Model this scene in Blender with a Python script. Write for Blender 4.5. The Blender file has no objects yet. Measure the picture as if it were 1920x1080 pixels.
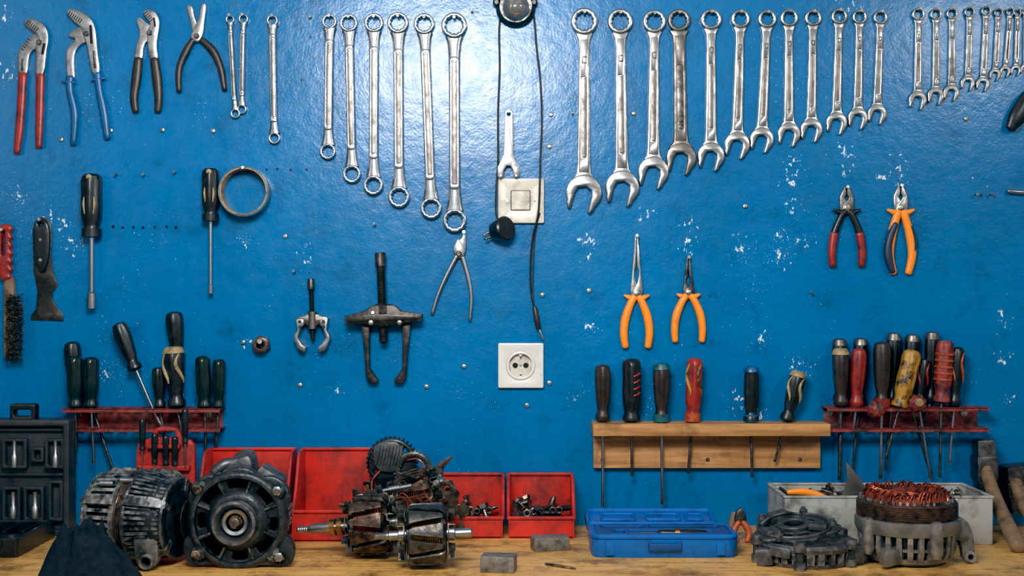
import bpy,bmesh,math,random
from mathutils import Vector,Matrix,noise
from mathutils.geometry import tessellate_polygon
random.seed(7)
D=2.4; ZB=0.9; CZ=ZB+.445
sc=bpy.context.scene
COL=sc.collection
def hx(h):
    h=h.lstrip('#'); o=[]
    for i in (0,2,4):
        c=int(h[i:i+2],16)/255
        o.append(c/12.92 if c<=.04045 else ((c+.055)/1.055)**2.4)
    return (*o,1)
# ---------------- materials
def mat(name,col,rough=.5,metal=0,col2=None,scale=40,lo=.45,hi=.65,bump=0,bscale=300,rough2=None,trans=0,spec=.5,coat=0,edge=None,emix=.8,bd=.002):
    m=bpy.data.materials.new(name); m.use_nodes=True
    nt=m.node_tree; N=nt.nodes; L=nt.links; b=N['Principled BSDF']
    b.inputs['Roughness'].default_value=rough; b.inputs['Metallic'].default_value=metal
    b.inputs['Specular IOR Level'].default_value=spec
    if trans: b.inputs['Transmission Weight'].default_value=trans
    if coat: b.inputs['Coat Weight'].default_value=coat
    geo=N.new('ShaderNodeNewGeometry')
    n=N.new('ShaderNodeTexNoise'); n.inputs['Scale'].default_value=scale; n.inputs['Detail'].default_value=6
    n.inputs['Roughness'].default_value=.65
    L.new(geo.outputs['Position'],n.inputs['Vector'])
    c1=hx(col); c2=hx(col2) if col2 else tuple(x*.55 for x in c1[:3])+(1,)
    r=N.new('ShaderNodeValToRGB'); r.color_ramp.elements[0].position=lo; r.color_ramp.elements[1].position=hi
    r.color_ramp.elements[0].color=c1; r.color_ramp.elements[1].color=c2
    L.new(n.outputs['Fac'],r.inputs['Fac']); out=r.outputs['Color']
    if edge:
        mr=N.new('ShaderNodeMapRange'); mr.inputs['From Min'].default_value=.53; mr.inputs['From Max'].default_value=.64
        mr.inputs['To Max'].default_value=emix
        L.new(geo.outputs['Pointiness'],mr.inputs['Value'])
        n3=N.new('ShaderNodeTexNoise'); n3.inputs['Scale'].default_value=90; n3.inputs['Detail'].default_value=4; L.new(geo.outputs['Position'],n3.inputs['Vector'])
        m3=N.new('ShaderNodeMapRange'); m3.inputs['From Min'].default_value=.42;m3.inputs['From Max'].default_value=.62;L.new(n3.outputs['Fac'],m3.inputs['Value'])
        mm=N.new('ShaderNodeMath');mm.operation='MULTIPLY';L.new(mr.outputs['Result'],mm.inputs[0]);L.new(m3.outputs['Result'],mm.inputs[1])
        mx=N.new('ShaderNodeMix');mx.data_type='RGBA';L.new(mm.outputs[0],mx.inputs['Factor']);L.new(out,mx.inputs['A']);mx.inputs['B'].default_value=hx(edge);out=mx.outputs['Result']
    L.new(out,b.inputs['Base Color'])
    if rough2 is not None:
        mr=N.new('ShaderNodeMapRange'); mr.inputs['From Min'].default_value=lo; mr.inputs['From Max'].default_value=hi
        mr.inputs['To Min'].default_value=rough; mr.inputs['To Max'].default_value=rough2
        L.new(n.outputs['Fac'],mr.inputs['Value']); L.new(mr.outputs['Result'],b.inputs['Roughness'])
    if bump:
        n2=N.new('ShaderNodeTexNoise'); n2.inputs['Scale'].default_value=bscale; n2.inputs['Detail'].default_value=3
        L.new(geo.outputs['Position'],n2.inputs['Vector'])
        bp=N.new('ShaderNodeBump'); bp.inputs['Strength'].default_value=bump; bp.inputs['Distance'].default_value=bd
        L.new(n2.outputs['Fac'],bp.inputs['Height']); L.new(bp.outputs['Normal'],b.inputs['Normal'])
    return m
CHROME=mat('chrome',"#b8babc",.24,1,"#929497",60,.42,.7,.15,40,.36)
CHROME2=mat('satin_steel',"#b6b5b3",.28,1,"#878583",60,.4,.68,.2,45,.42)
DULL=mat('dull_steel',"#847e79",.38,1,"#5f5954",50,.42,.68,.2,60,.5)
STEELD=mat('dark_steel',"#6b6763",.38,1,"#3a3633",70,.4,.65,.3,120,.55,edge="#a39e98")
STEELB=mat('blackened_steel',"#383533",.4,.85,"#574d45",60,.5,.75,.25,150,.6,edge="#857d74")
WHITEM=mat('bright_steel',"#adacaa",.36,.95,"#737170",60,.42,.7,.25,60,.48)
RED=mat('red_grip',"#99271c",.38,0,"#4e1511",50,.46,.7,.08,200)
REDP=mat('red_paint',"#8f3029",.45,0,"#361816",40,.45,.62,.15,200,.65,edge="#a88a80",emix=.4)
REDB=mat('red_bin_plastic',"#c92c1b",.45,0,"#4d120f",18,.43,.7,.1,120,.65)
BLUEG=mat('blue_grip',"#12598f",.35,0,"#0a3357",50,.46,.7)
NAVY=mat('navy_grip',"#1f3048",.45,0,"#141d2c",50,.5,.75)
BROWNG=mat('brown_black_grip',"#33251f",.4,0,"#16110f",50,.45,.7,.1)
BLACK=mat('black_plastic',"#151517",.33,0,"#2a2a2c",60,.5,.75,.08)
BLACKG=mat('black_green_grip',"#0f1c1b",.25,0,"#222b29",50,.5,.8,.05)
DGREY=mat('dark_grey_plastic',"#232428",.5,0,"#35353a",30,.45,.7,.12)
ORANGE=mat('orange_grip',"#f58c1e",.4,0,"#b5590f",60,.58,.82,.05)
ORANGE2=mat('orange_red_grip',"#b04c1c",.45,0,"#5d240e",60,.48,.72,.05)
BEIGE=mat('beige_grip',"#a08a5e",.5,0,"#4c4028",60,.5,.7,.1)
YELL=mat('yellow_amber_handle',"#b0812a",.4,0,"#35240f",60,.46,.6,.15)
TEAL=mat('teal_cap',"#1c5a63",.4,0,"#0c2c30",60,.5,.7)
BLUEC=mat('blue_case_plastic',"#0a62ac",.36,0,"#063a70",24,.5,.75,.06)
BLUED=mat('blue_case_inner',"#094884",.45,0,"#052e56",24,.5,.75,.05)
WOOD=mat('rack_wood',"#c08a52",.6,0,"#8a5a30",30,.4,.7,.1)
WOODD=mat('handle_wood',"#84684c",.6,0,"#4b3828",40,.45,.7,.15)
ALU=mat('dirty_cast_aluminium',"#75726f",.44,.75,"#22201f",42,.38,.6,.4,130,.7,edge="#c4c0ba")
ALUD=mat('black_cast_metal',"#3a3b3f",.33,.7,"#18181a",45,.42,.62,.4,140,.55,edge="#9d9a96")
ALUG=mat('grey_cast_metal',"#83807c",.42,.65,"#2c2927",45,.42,.64,.4,130,.6,edge="#c5c1bb")
ALUK=mat('sooty_cast_metal',"#535256",.4,.65,"#1f1e1e",45,.42,.64,.4,130,.6,edge="#a9a6a1")
RUST=mat('rusty_steel',"#6b5548",.4,.85,"#271a14",60,.38,.6,.35,150,.65,edge="#b9a898")
LAMI=mat('brown_lamination',"#573b2b",.55,.5,"#231711",70,.42,.62,.35,250)
COPPER=mat('copper_wire',"#b3583f",.36,.75,"#4a170f",70,.4,.63,.1)
BRASS=mat('brass_ring',"#b88a4a",.3,1,"#70502c",60,.45,.7)
PORC=mat('ivory_plastic',"#d2ccbe",.35,0,"#8f8674",30,.5,.75,.03)
PORCW=mat('white_plastic',"#dad7d0",.3,0,"#a9a193",28,.54,.8,.02)
WHITEB=mat('white_box_paint',"#adada9",.5,0,"#5d5850",24,.44,.68,.05)
GREYC=mat('grey_carbide',"#7a736b",.5,.4,"#453f38",60,.42,.65,.3,150,edge="#a59d92")
CLOTH=mat('black_cloth',"#181c23",.95,0,"#222731",80,.4,.7,.4,900,spec=.12)
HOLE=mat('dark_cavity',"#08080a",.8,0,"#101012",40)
CABLE=mat('black_cable',"#121214",.4,0,"#1e1e20",40)
TAPEC=mat('tape_cardboard',"#a5875e",.55,0,"#5f462e",70,.45,.7,.1)
TAPEO=mat('tape_side',"#4d7088",.22,0,"#274a63",40,.45,.7,.05)
GLASS=mat('smoked_glass',"#8c8a86",.08,.55,"#403c3a",30,.45,.7,0,coat=1)
BRISTLE=mat('wire_bristle',"#6e6459",.55,.6,"#332b25",90,.4,.6,.3,600)
SCREWM=mat('zinc_screw',"#b4b1a8",.38,.9,"#6d6a63",150,.45,.65)
def grain(m,axis,col1,col2,sc_=18):
    nt=m.node_tree;N=nt.nodes;L=nt.links;b=N['Principled BSDF']
    g=N.new('ShaderNodeNewGeometry');mp=N.new('ShaderNodeMapping')
    s=[sc_]*3; s[axis]=sc_*.08; mp.inputs['Scale'].default_value=s
    L.new(g.outputs['Position'],mp.inputs['Vector'])
    n=N.new('ShaderNodeTexNoise');n.inputs['Scale'].default_value=5;n.inputs['Detail'].default_value=8;n.inputs['Distortion'].default_value=.6
    L.new(mp.outputs['Vector'],n.inputs['Vector'])
    r=N.new('ShaderNodeValToRGB');r.color_ramp.elements[0].position=.35;r.color_ramp.elements[1].position=.65
    r.color_ramp.elements[0].color=hx(col1);r.color_ramp.elements[1].color=hx(col2)
    L.new(n.outputs['Fac'],r.inputs['Fac'])
    return nt,N,L,b,r,g
def stain(nt,N,L,b,r,g,s,a,c,dark):
    prev=r.outputs['Color']
    for (s_,a_,c_,dk) in ((s,a,c,dark),(s*5,a+.06,c+.04,tuple(x*.9 for x in dark))):
        n=N.new('ShaderNodeTexNoise');n.inputs['Scale'].default_value=s_;n.inputs['Detail'].default_value=9;n.inputs['Roughness'].default_value=.7;L.new(g.outputs['Position'],n.inputs['Vector'])
        rr=N.new('ShaderNodeValToRGB');rr.color_ramp.elements[0].position=a_;rr.color_ramp.elements[1].position=c_
        rr.color_ramp.elements[0].color=(1,1,1,1);rr.color_ramp.elements[1].color=(*dk[:3],1);L.new(n.outputs['Fac'],rr.inputs['Fac'])
        mx=N.new('ShaderNodeMix');mx.data_type='RGBA';mx.blend_type='MULTIPLY';mx.inputs['Factor'].default_value=1
        L.new(prev,mx.inputs['A']);L.new(rr.outputs['Color'],mx.inputs['B']);prev=mx.outputs['Result']
    L.new(prev,b.inputs['Base Color'])
x_=grain(WOOD,0,"#cc955a","#9c6b39"); stain(*x_,14,.54,.75,(.33,.26,.21))
BENCH=mat('bench_plywood',"#c79a5c",.45)
x_=grain(BENCH,0,"#e0b061","#c08c48",12); stain(*x_,13,.5,.68,(.3,.23,.17))
def wallmat():
    m=bpy.data.materials.new('blue_gloss_paint');m.use_nodes=True
    nt=m.node_tree;N=nt.nodes;L=nt.links;b=N['Principled BSDF']
    g=N.new('ShaderNodeNewGeometry');pos=g.outputs['Position']
    def mapv(s):
        mp=N.new('ShaderNodeMapping');mp.inputs['Scale'].default_value=s;L.new(pos,mp.inputs['Vector']);return mp.outputs['Vector']
    vpos=mapv((1.15,1,.75))
    def noise(s,d=4,ro=.5,dist=0,vec=None):
        n=N.new('ShaderNodeTexNoise');n.inputs['Scale'].default_value=s;n.inputs['Detail'].default_value=d
        n.inputs['Roughness'].default_value=ro;n.inputs['Distortion'].default_value=dist;L.new(vec or pos,n.inputs['Vector']);return n.outputs['Fac']
    def mth(op,a,bb):
        k=N.new('ShaderNodeMath');k.operation=op
        for i,v in enumerate((a,bb)):
            if isinstance(v,(int,float)):k.inputs[i].default_value=v
            else:L.new(v,k.inputs[i])
        return k.outputs[0]
    def mr(v,a,bb,c,d):
        k=N.new('ShaderNodeMapRange')
        k.inputs['From Min'].default_value=a;k.inputs['From Max'].default_value=bb;k.inputs['To Min'].default_value=c;k.inputs['To Max'].default_value=d
        L.new(v,k.inputs['Value']);return k.outputs['Result']
    def mix(f,a,bb):
        k=N.new('ShaderNodeMix');k.data_type='RGBA';L.new(f,k.inputs['Factor'])
        for nm,v in (('A',a),('B',bb)):
            if isinstance(v,tuple):k.inputs[nm].default_value=v
            else:L.new(v,k.inputs[nm])
        return k.outputs['Result']
    def spotmask(lst,inner,outer,amp):
        acc=None
        for (x,y,rad) in lst:
            k=N.new('ShaderNodeVectorMath');k.operation='DISTANCE';L.new(pos,k.inputs[0]);k.inputs[1].default_value=((x-960)/1000,0,CZ+(540-y)/1000)
            v=mr(k.outputs['Value'],rad/1000*inner,rad/1000*outer,amp,0)
            acc=v if acc is None else mth('MAXIMUM',acc,v)
        return acc
    acc=spotmask([(1485,305,26),(1482,335,28),(1480,388,22),(1583,285,26),(1583,315,26),(1687,310,24),(1690,332,22),(1837,343,16),(1292,425,26),(1293,450,26),(1290,474,20),(1385,440,22),(1388,470,24),(1468,480,26),(1465,445,20),(1880,672,26),(1890,750,16),(1100,450,26),(1100,480,18),(1505,455,22),(1385,750,28),(1075,745,24),(85,415,34),(118,425,30),(140,455,26),(458,453,12),(572,465,22),(575,490,14),(20,140,34),(12,28,18),(1880,600,26),(1500,690,26),(1430,635,22),(40,365,22),(640,735,18),(460,640,14),(1600,15,22),(1420,780,24),(1105,610,22),(190,700,24),(1570,20,20),(700,30,16),(1210,400,22),(1655,330,18)],.1,1.8,.195)
    nz=noise(100,6,.64,0,vpos)
    chip=mr(mth('ADD',nz,acc),.742,.75,0,1)
    speck=mr(mth('ADD',noise(300,2,.5),mth('ADD',mth('MULTIPLY',acc,.35),mr(noise(5,3),.4,.66,-.05,.06))),.742,.757,0,1)
    chip=mth('MAXIMUM',chip,speck)
    vo=N.new('ShaderNodeTexVoronoi');vo.inputs['Scale'].default_value=42;L.new(pos,vo.inputs['Vector'])
    hole=mr(mth('ADD',vo.outputs['Distance'],mth('MULTIPLY',mr(noise(7,2),.45,.62,1,0),.5)),.05,.07,1,0)
    hs=spotmask([(212,425,3),(230,427,2.4),(250,426,2.6),(268,427,3),(290,426,2.4),(312,425,2.6),(330,427,3),(500,318,2.4),(520,317,2.4),(545,319,2.4),(575,318,2.4),(590,108,3),(582,70,3),(566,150,2.6),(850,140,2.4),(1840,366,2.4)],.9,1.1,1)
    base=mix(mr(noise(3.5,6,.6),.35,.7,0,1),hx('#006fa9'),hx('#006296'))
    base=mix(mr(noise(14,9,.75),.54,.76,0,.6),base,hx('#05385c'))
    base=mix(mr(noise(10,8,.7,.3,mapv((2.5,1,.5))),.58,.74,0,.45),base,hx('#064068'))
    base=mix(mr(noise(90,6,.7),.6,.72,0,.5),base,hx('#08436a'))
    base=mix(mth('MAXIMUM',hole,hs),base,hx('#0a1a28'))
    col=mix(chip,base,hx('#d5dde0'))
    L.new(col,b.inputs['Base Color'])
    L.new(mr(noise(30,5,.6),.3,.7,.2,.3),b.inputs['Roughness'])
    b.inputs['Specular IOR Level'].default_value=.45
    h=mth('ADD',mth('MULTIPLY',noise(210,2,.5),.3),mth('MULTIPLY',noise(60,3,.5),.6))
    h=mth('ADD',h,mth('MULTIPLY',noise(18,2,.5),1.1))
    h=mth('SUBTRACT',h,mth('MULTIPLY',chip,.3))
    bp=N.new('ShaderNodeBump');bp.inputs['Strength'].default_value=.3;bp.inputs['Distance'].default_value=.0028
    L.new(h,bp.inputs['Height']);L.new(bp.outputs['Normal'],b.inputs['Normal'])
    return m
WALL=wallmat()
FLOORM=mat('concrete',"#6e6b66",.8,0,"#55524e",3,.4,.6,.2,60)
# ---------------- things and geometry
class T:
    def __init__(s,name,label,cat,px,py,d=None,group=None,solo=False):
        if d is None: d=D*(1-445/(py-540))
        s.ax,s.ay,s.d=px,py,d; s.s=(D-d)/D*.001
        s.loc=Vector(((px-960)*s.s,-d,CZ+(540-py)*s.s))
        s.meta=(label,cat,group); s.name=name; s.root=None
        if not solo:
            e=bpy.data.objects.new(name,None);e.empty_display_size=.01;e.location=s.loc;COL.objects.link(e);s.tag(e);s.root=e
    def tag(s,o):
        o['label']=s.meta[0];o['category']=s.meta[1]
        if s.meta[2]:o['group']=s.meta[2]
    def at(s,px,py,d):
        k=(D-d)/(D-s.d);return (960+(px-960)*k,540+(py-540)*k,(d-s.d)/s.s)
def V(p): return Vector((p[0],-(p[2] if len(p)>2 else 0),-p[1]))
class G:
    def __init__(s): s.bm=bmesh.new()
    def rings(s,R,cap=True,closed=False):
        bm=s.bm; rs=[[bm.verts.new(p) for p in r] for r in R]; n=len(rs[0])
        pairs=list(zip(rs,rs[1:]))
        if closed: pairs.append((rs[-1],rs[0]))
        for a,b in pairs:
            for i in range(n):
                try:bm.faces.new((a[i],a[(i+1)%n],b[(i+1)%n],b[i]))
                except ValueError:pass
        if cap and not closed:
            for r in (rs[0],rs[-1]):
                try:bm.faces.new(r)
                except ValueError:pass
        return s
    def tube(s,pts,rad,seg=10,sm=0,rnd=True,mod=None):
        P=[V(p) for p in pts]; Rr=[(r,r) if isinstance(r,(int,float)) else r for r in (rad if isinstance(rad,list) else [rad]*len(P))]
        if sm and len(P)>2:
            NP=[];NR=[]
            for i in range(len(P)-1):
                p0=P[max(i-1,0)];p1=P[i];p2=P[i+1];p3=P[min(i+2,len(P)-1)]
                for k in range(sm):
                    t=k/sm
                    NP.append(.5*((2*p1)+(p2-p0)*t+(2*p0-5*p1+4*p2-p3)*t*t+(3*p1-p0-3*p2+p3)*t**3))
                    u=t*t*(3-2*t)
                    NR.append(tuple(Rr[i][j]*(1-u)+Rr[i+1][j]*u for j in (0,1)))
            NP.append(P[-1]);NR.append(Rr[-1]);P,Rr=NP,NR
        if rnd:
            t0=(P[0]-P[1]).normalized();t1=(P[-1]-P[-2]).normalized()
            a,b=Rr[0],Rr[-1];ma,mb=min(a),min(b)
            P=[P[0]+t0*ma*.55,P[0]+t0*ma*.4]+P+[P[-1]+t1*mb*.4,P[-1]+t1*mb*.55]
            Rr=[(a[0]*.35,a[1]*.35),(a[0]*.75,a[1]*.75)]+Rr+[(b[0]*.75,b[1]*.75),(b[0]*.35,b[1]*.35)]
        R=[];Y=Vector((0,1,0));prev=None
        for i,p in enumerate(P):
            t=(P[min(i+1,len(P)-1)]-P[max(i-1,0)]).normalized()
            u=t.cross(Y)
            if u.length<.25: u=t.cross(Vector((0,0,1))) if prev is None else prev-t*prev.dot(t)
            u.normalize()
            if prev is not None and u.dot(prev)<0: u=-u
            prev=u
            v=u.cross(t).normalized()
            R.append([p+u*(Rr[i][0]*math.cos(a)*(mod(a,i) if mod else 1))+v*(Rr[i][1]*math.sin(a)*(mod(a,i) if mod else 1)) for a in [2*math.pi*k/seg for k in range(seg)]])
        return s.rings(R)
    def fr(s,o,ax):
        o=V(o);a=V(ax).normalized();u=a.cross(Vector((0,1,0)))
        if u.length<.2:u=a.cross(Vector((0,0,1)))
        u.normalize();return o,a,u,u.cross(a)
    def lathe(s,o,ax,prof,seg=24,fl=0,na=6,t0=-1e9,t1=1e9,closed=False,ph=0):
        o,a,u,v=s.fr(o,ax);R=[]
        for (t,r) in prof:
            ring=[]
            for k in range(seg):
                th=2*math.pi*k/seg+ph; rr=max(r,.01)
                if fl and t0<t<t1: rr*=1-fl*(.5+.5*math.cos(na*th))
                ring.append(o+a*t+u*rr*math.cos(th)+v*rr*math.sin(th))
            R.append(ring)
        return s.rings(R,closed=closed)
    def wedge(s,o,ax,t0,t1,th,h0,h1,ri,ro,ri1=None,ro1=None,th1=None):
        o,a,u,v=s.fr(o,ax);ri1=ri if ri1 is None else ri1;ro1=ro if ro1 is None else ro1;th1=th if th1 is None else th1
        pt=lambda t,r,an:o+a*t+(u*math.cos(an)+v*math.sin(an))*r
        A=[pt(t0,ri,th-h0),pt(t0,ri,th+h0),pt(t0,ro,th+h0),pt(t0,ro,th-h0)]
        B=[pt(t1,ri1,th1-h1),pt(t1,ri1,th1+h1),pt(t1,ro1,th1+h1),pt(t1,ro1,th1-h1)]
        return s.rings([A,B])
    def claw(s,o,ax,sec,th,n=5):
        o,a,u,v=s.fr(o,ax);R=[]
        pt=lambda t,r,an:o+a*t+(u*math.cos(an)+v*math.sin(an))*r
        for (t,h,ri,ro) in sec:
            ring=[pt(t,ri,th-h*.9),pt(t,ri,th+h*.9),pt(t,ro*.95,th+h)]
            for k in range(n+1): ring.append(pt(t,ro,th+h*.88-2*h*.88*k/n))
            ring.append(pt(t,ro*.95,th-h));R.append(ring)
        return s.rings(R)
    def fins(s,o,ax,n,ri,ro,t0,t1,frac=.5,ri1=None,ro1=None,a0=0,a1=2*math.pi):
        for k in range(n):
            s.wedge(o,ax,t0,t1,a0+(a1-a0)*k/n,(a1-a0)/n*frac/2,(a1-a0)/n*frac/2,ri,ro,ri1,ro1)
        return s
    def plate(s,outs,c0,c1,bev=.6,plane='XZ'):
        def area(p): return sum(p[i][0]*p[(i+1)%len(p)][1]-p[(i+1)%len(p)][0]*p[i][1] for i in range(len(p)))/2
        L0=[];
        for i,o in enumerate(outs):
            o=[tuple(q) for q in o]
            if (area(o)>0)!=(i==0): o=o[::-1]
            L0.append(o)
        def off(o,b):
            r=[];n=len(o)
            for i in range(n):
                p=Vector(o[i-1]);q=Vector(o[i]);w=Vector(o[(i+1)%n])
                e=(q-p);f=(w-q)
                if e.length<1e-6 or f.length<1e-6:r.append(q);continue
                e.normalize();f.normalize();n1=Vector((-e.y,e.x));n2=Vector((-f.y,f.x));m=n1+n2
                if m.length<.3:m=n1.copy();k=1
                else:m.normalize();k=min(1/max(m.dot(n1),.4),1.8)
                r.append(q+m*b*k)
            return r
        if c1<c0:c0,c1=c1,c0
        bev=min(bev,(c1-c0)*.45)
        mp={'XZ':lambda a,b,c:Vector((a,-c,-b)),'XY':lambda a,b,c:Vector((a,-b,-c)),'YZ':lambda a,b,c:Vector((c,-a,-b))}[plane]
        bm=s.bm;ins=[off(o,bev) for o in L0] if bev>0 else [[Vector(q) for q in o] for o in L0]
        top=[];bot=[]
        for o,ii in zip(L0,ins):
            if bev>0: lay=[[(q[0],q[1],c0) for q in ii],[(q[0],q[1],c0+bev) for q in o],[(q[0],q[1],c1-bev) for q in o],[(q[0]*.7+w[0]*.3,q[1]*.7+w[1]*.3,c1-bev*.35) for q,w in zip(o,ii)],[(q[0],q[1],c1) for q in ii]]
            else: lay=[[(q[0],q[1],c0) for q in ii],[(q[0],q[1],c1) for q in ii]]
            vs=[[bm.verts.new(mp(*q)) for q in l] for l in lay];n=len(o)
            for a,b2 in zip(vs,vs[1:]):
                for i in range(n): bm.faces.new((a[i],a[(i+1)%n],b2[(i+1)%n],b2[i]))
            bot+=vs[0];top+=vs[-1]
        tri=tessellate_polygon([[Vector((q[0],q[1],0)) for q in ii] for ii in ins])
        for t in tri:
            for arr in (bot,top):
                try:bm.faces.new([arr[i] for i in t])
                except ValueError:pass
        return s
    def box(s,c,size,bev=1,rot=None):
        r=bmesh.ops.create_cube(s.bm,size=1);vs=r['verts']
        M=Matrix.Diagonal((size[0],size[2],size[1],1))
        bmesh.ops.transform(s.bm,matrix=M,verts=vs)
        if bev>0:
            es=list({e for v in vs for e in v.link_edges})
            rb=bmesh.ops.bevel(s.bm,geom=es,offset=bev,segments=2,affect='EDGES',profile=.6)
            vs=list({v for f in rb['faces'] for v in f.verts}|{v for v in vs if v.is_valid})
        M=Matrix.Translation(V(c))
        if rot: M=M@Matrix.Rotation(math.radians(rot[1]),4,'Y')@Matrix.Rotation(math.radians(rot[0]),4,'X')@Matrix.Rotation(math.radians(rot[2]),4,'Z')
        bmesh.ops.transform(s.bm,matrix=M,verts=vs);return s
    def done(s,t,name,m,label=None,sub=None,ang=38):
        bm=s.bm;bmesh.ops.recalc_face_normals(bm,faces=bm.faces)
        for v in bm.verts: v.co=(v.co-Vector((t.ax,0,-t.ay)))*t.s
        me=bpy.data.meshes.new(name);bm.to_mesh(me);bm.free()
        me.polygons.foreach_set('use_smooth',[True]*len(me.polygons));me.set_sharp_from_angle(angle=math.radians(ang))
        me.materials.append(m)
        o=bpy.data.objects.new(name,me);COL.objects.link(o)
        if t.root is None: o.location=t.loc;t.tag(o);t.root=o
        else:
            o.parent=sub or t.root
            if label:o['label']=label
        return o
def circ(cx,cy,r,n=28,a0=0,ry=None): return [(cx+r*math.cos(a0+2*math.pi*k/n),cy+(ry or r)*math.sin(a0+2*math.pi*k/n)) for k in range(n)]
def star(cx,cy,r,n=12,dep=.87): return [(cx+(r if k%2 else r*dep)*math.cos(math.pi*k/n),cy+(r if k%2 else r*dep)*math.sin(math.pi*k/n)) for k in range(2*n)]
def rrect(x0,y0,x1,y1,r=6,n=5):
    o=[]
    for cx,cy,a in ((x1-r,y1-r,0),(x0+r,y1-r,90),(x0+r,y0+r,180),(x1-r,y0+r,270)):
        for k in range(n+1):
            t=math.radians(a+90*k/n);o.append((cx+r*math.cos(t),cy+r*math.sin(t)))
    return o
def chk(p,it=2):
    for _ in range(it):
        q=[]
        for i in range(len(p)):
            a=p[i];b=p[(i+1)%len(p)]
            q+=[(a[0]*.75+b[0]*.25,a[1]*.75+b[1]*.25),(a[0]*.25+b[0]*.75,a[1]*.25+b[1]*.75)]
        p=q
    return p
# ---------------- room
def struct(name,lo,hi,m):
    me=bpy.data.meshes.new(name);bm=bmesh.new();bmesh.ops.create_cube(bm,size=1)
    for v in bm.verts:v.co=Vector([lo[i]+(v.co[i]+.5)*(hi[i]-lo[i]) for i in range(3)])
    bm.to_mesh(me);bm.free();me.materials.append(m);o=bpy.data.objects.new(name,me);COL.objects.link(o);o['kind']='structure';return o
struct('wall_back',(-2.6,0,0),(2.6,.12,2.8),WALL)
struct('floor',(-2.6,-4.5,-.1),(2.6,.12,0),FLOORM)
t=T('workbench','long workbench with a stained yellow plywood top','workbench',960,985,0)
t.root.location=(0,0,0)
def wb(name,boxes,m):
    bm=bmesh.new()
    me=bpy.data.meshes.new(name)
    for lo,hi in boxes:
        r=bmesh.ops.create_cube(bm,size=1)
        for v in r['verts']:v.co=Vector([lo[i]+(v.co[i]+.5)*(hi[i]-lo[i]) for i in range(3)])
    bm.to_mesh(me);bm.free();me.materials.append(m);o=bpy.data.objects.new(name,me);COL.objects.link(o);o.parent=t.root
wb('bench_top',[((-1.6,-.6,ZB-.04),(1.6,-.001,ZB))],BENCH)
wb('apron',[((-1.5,-.56,ZB-.14),(1.5,-.53,ZB-.04))],WOODD)
for lx in (-1.5,1.42):
    for ly in (-.56,-.1): wb('leg',[((lx,ly,0),(lx+.08,ly+.08,ZB-.04))],WOODD)
# ---------------- fasteners
def screw(px,py,r=5,h=6):
    t=T('screw','small zinc cross-head screw driven into the blue wall','screw',px,py,0,'screws in the wall',solo=True)
    g=G();g.lathe((px,py,0),(0,0,1),[(-6,r*.45),(h-r*.4,r*.45),(h-r*.4,r),(h-.8,r*.9),(h,r*.55)],14)
    g.box((px,py,h),(r*1.1,1,.8),0,(0,30,0));g.box((px,py,h),(1,r*1.1,.8),0,(0,30,0));g.done(t,'screw',SCREWM)
def nail(px,py,l=20,m=SCREWM,r=1.6,up=.12):
    t=T('nail','steel nail sticking out of the blue wall as a hook','nail',px,py,0,'hanging nails',solo=True)
    g=G();g.lathe((px,py,0),(0,-up,1),[(-6,r),(l,r),(l,r*2),(l+1.2,r*1.9)],10);g.done(t,'nail',m)
for x,y in [(115,262),(208,245),(305,244),(400,246),(535,443),(563,722),(800,725),(870,687),(1017,553),(1030,275),(1033,215),(1030,718),(1104,545),(1397,387),(1811,223),(988,760),(1188,213),(456,642)]: screw(x,y,4.6,4)
for x,y in [(220,328),(272,328),(330,323),(1073,212),(885,22),(582,33),(1828,365),(1856,365),(553,508),(703,420),(1519,548)]: nail(x,y,12,STEELD,1.4,.0)
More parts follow.
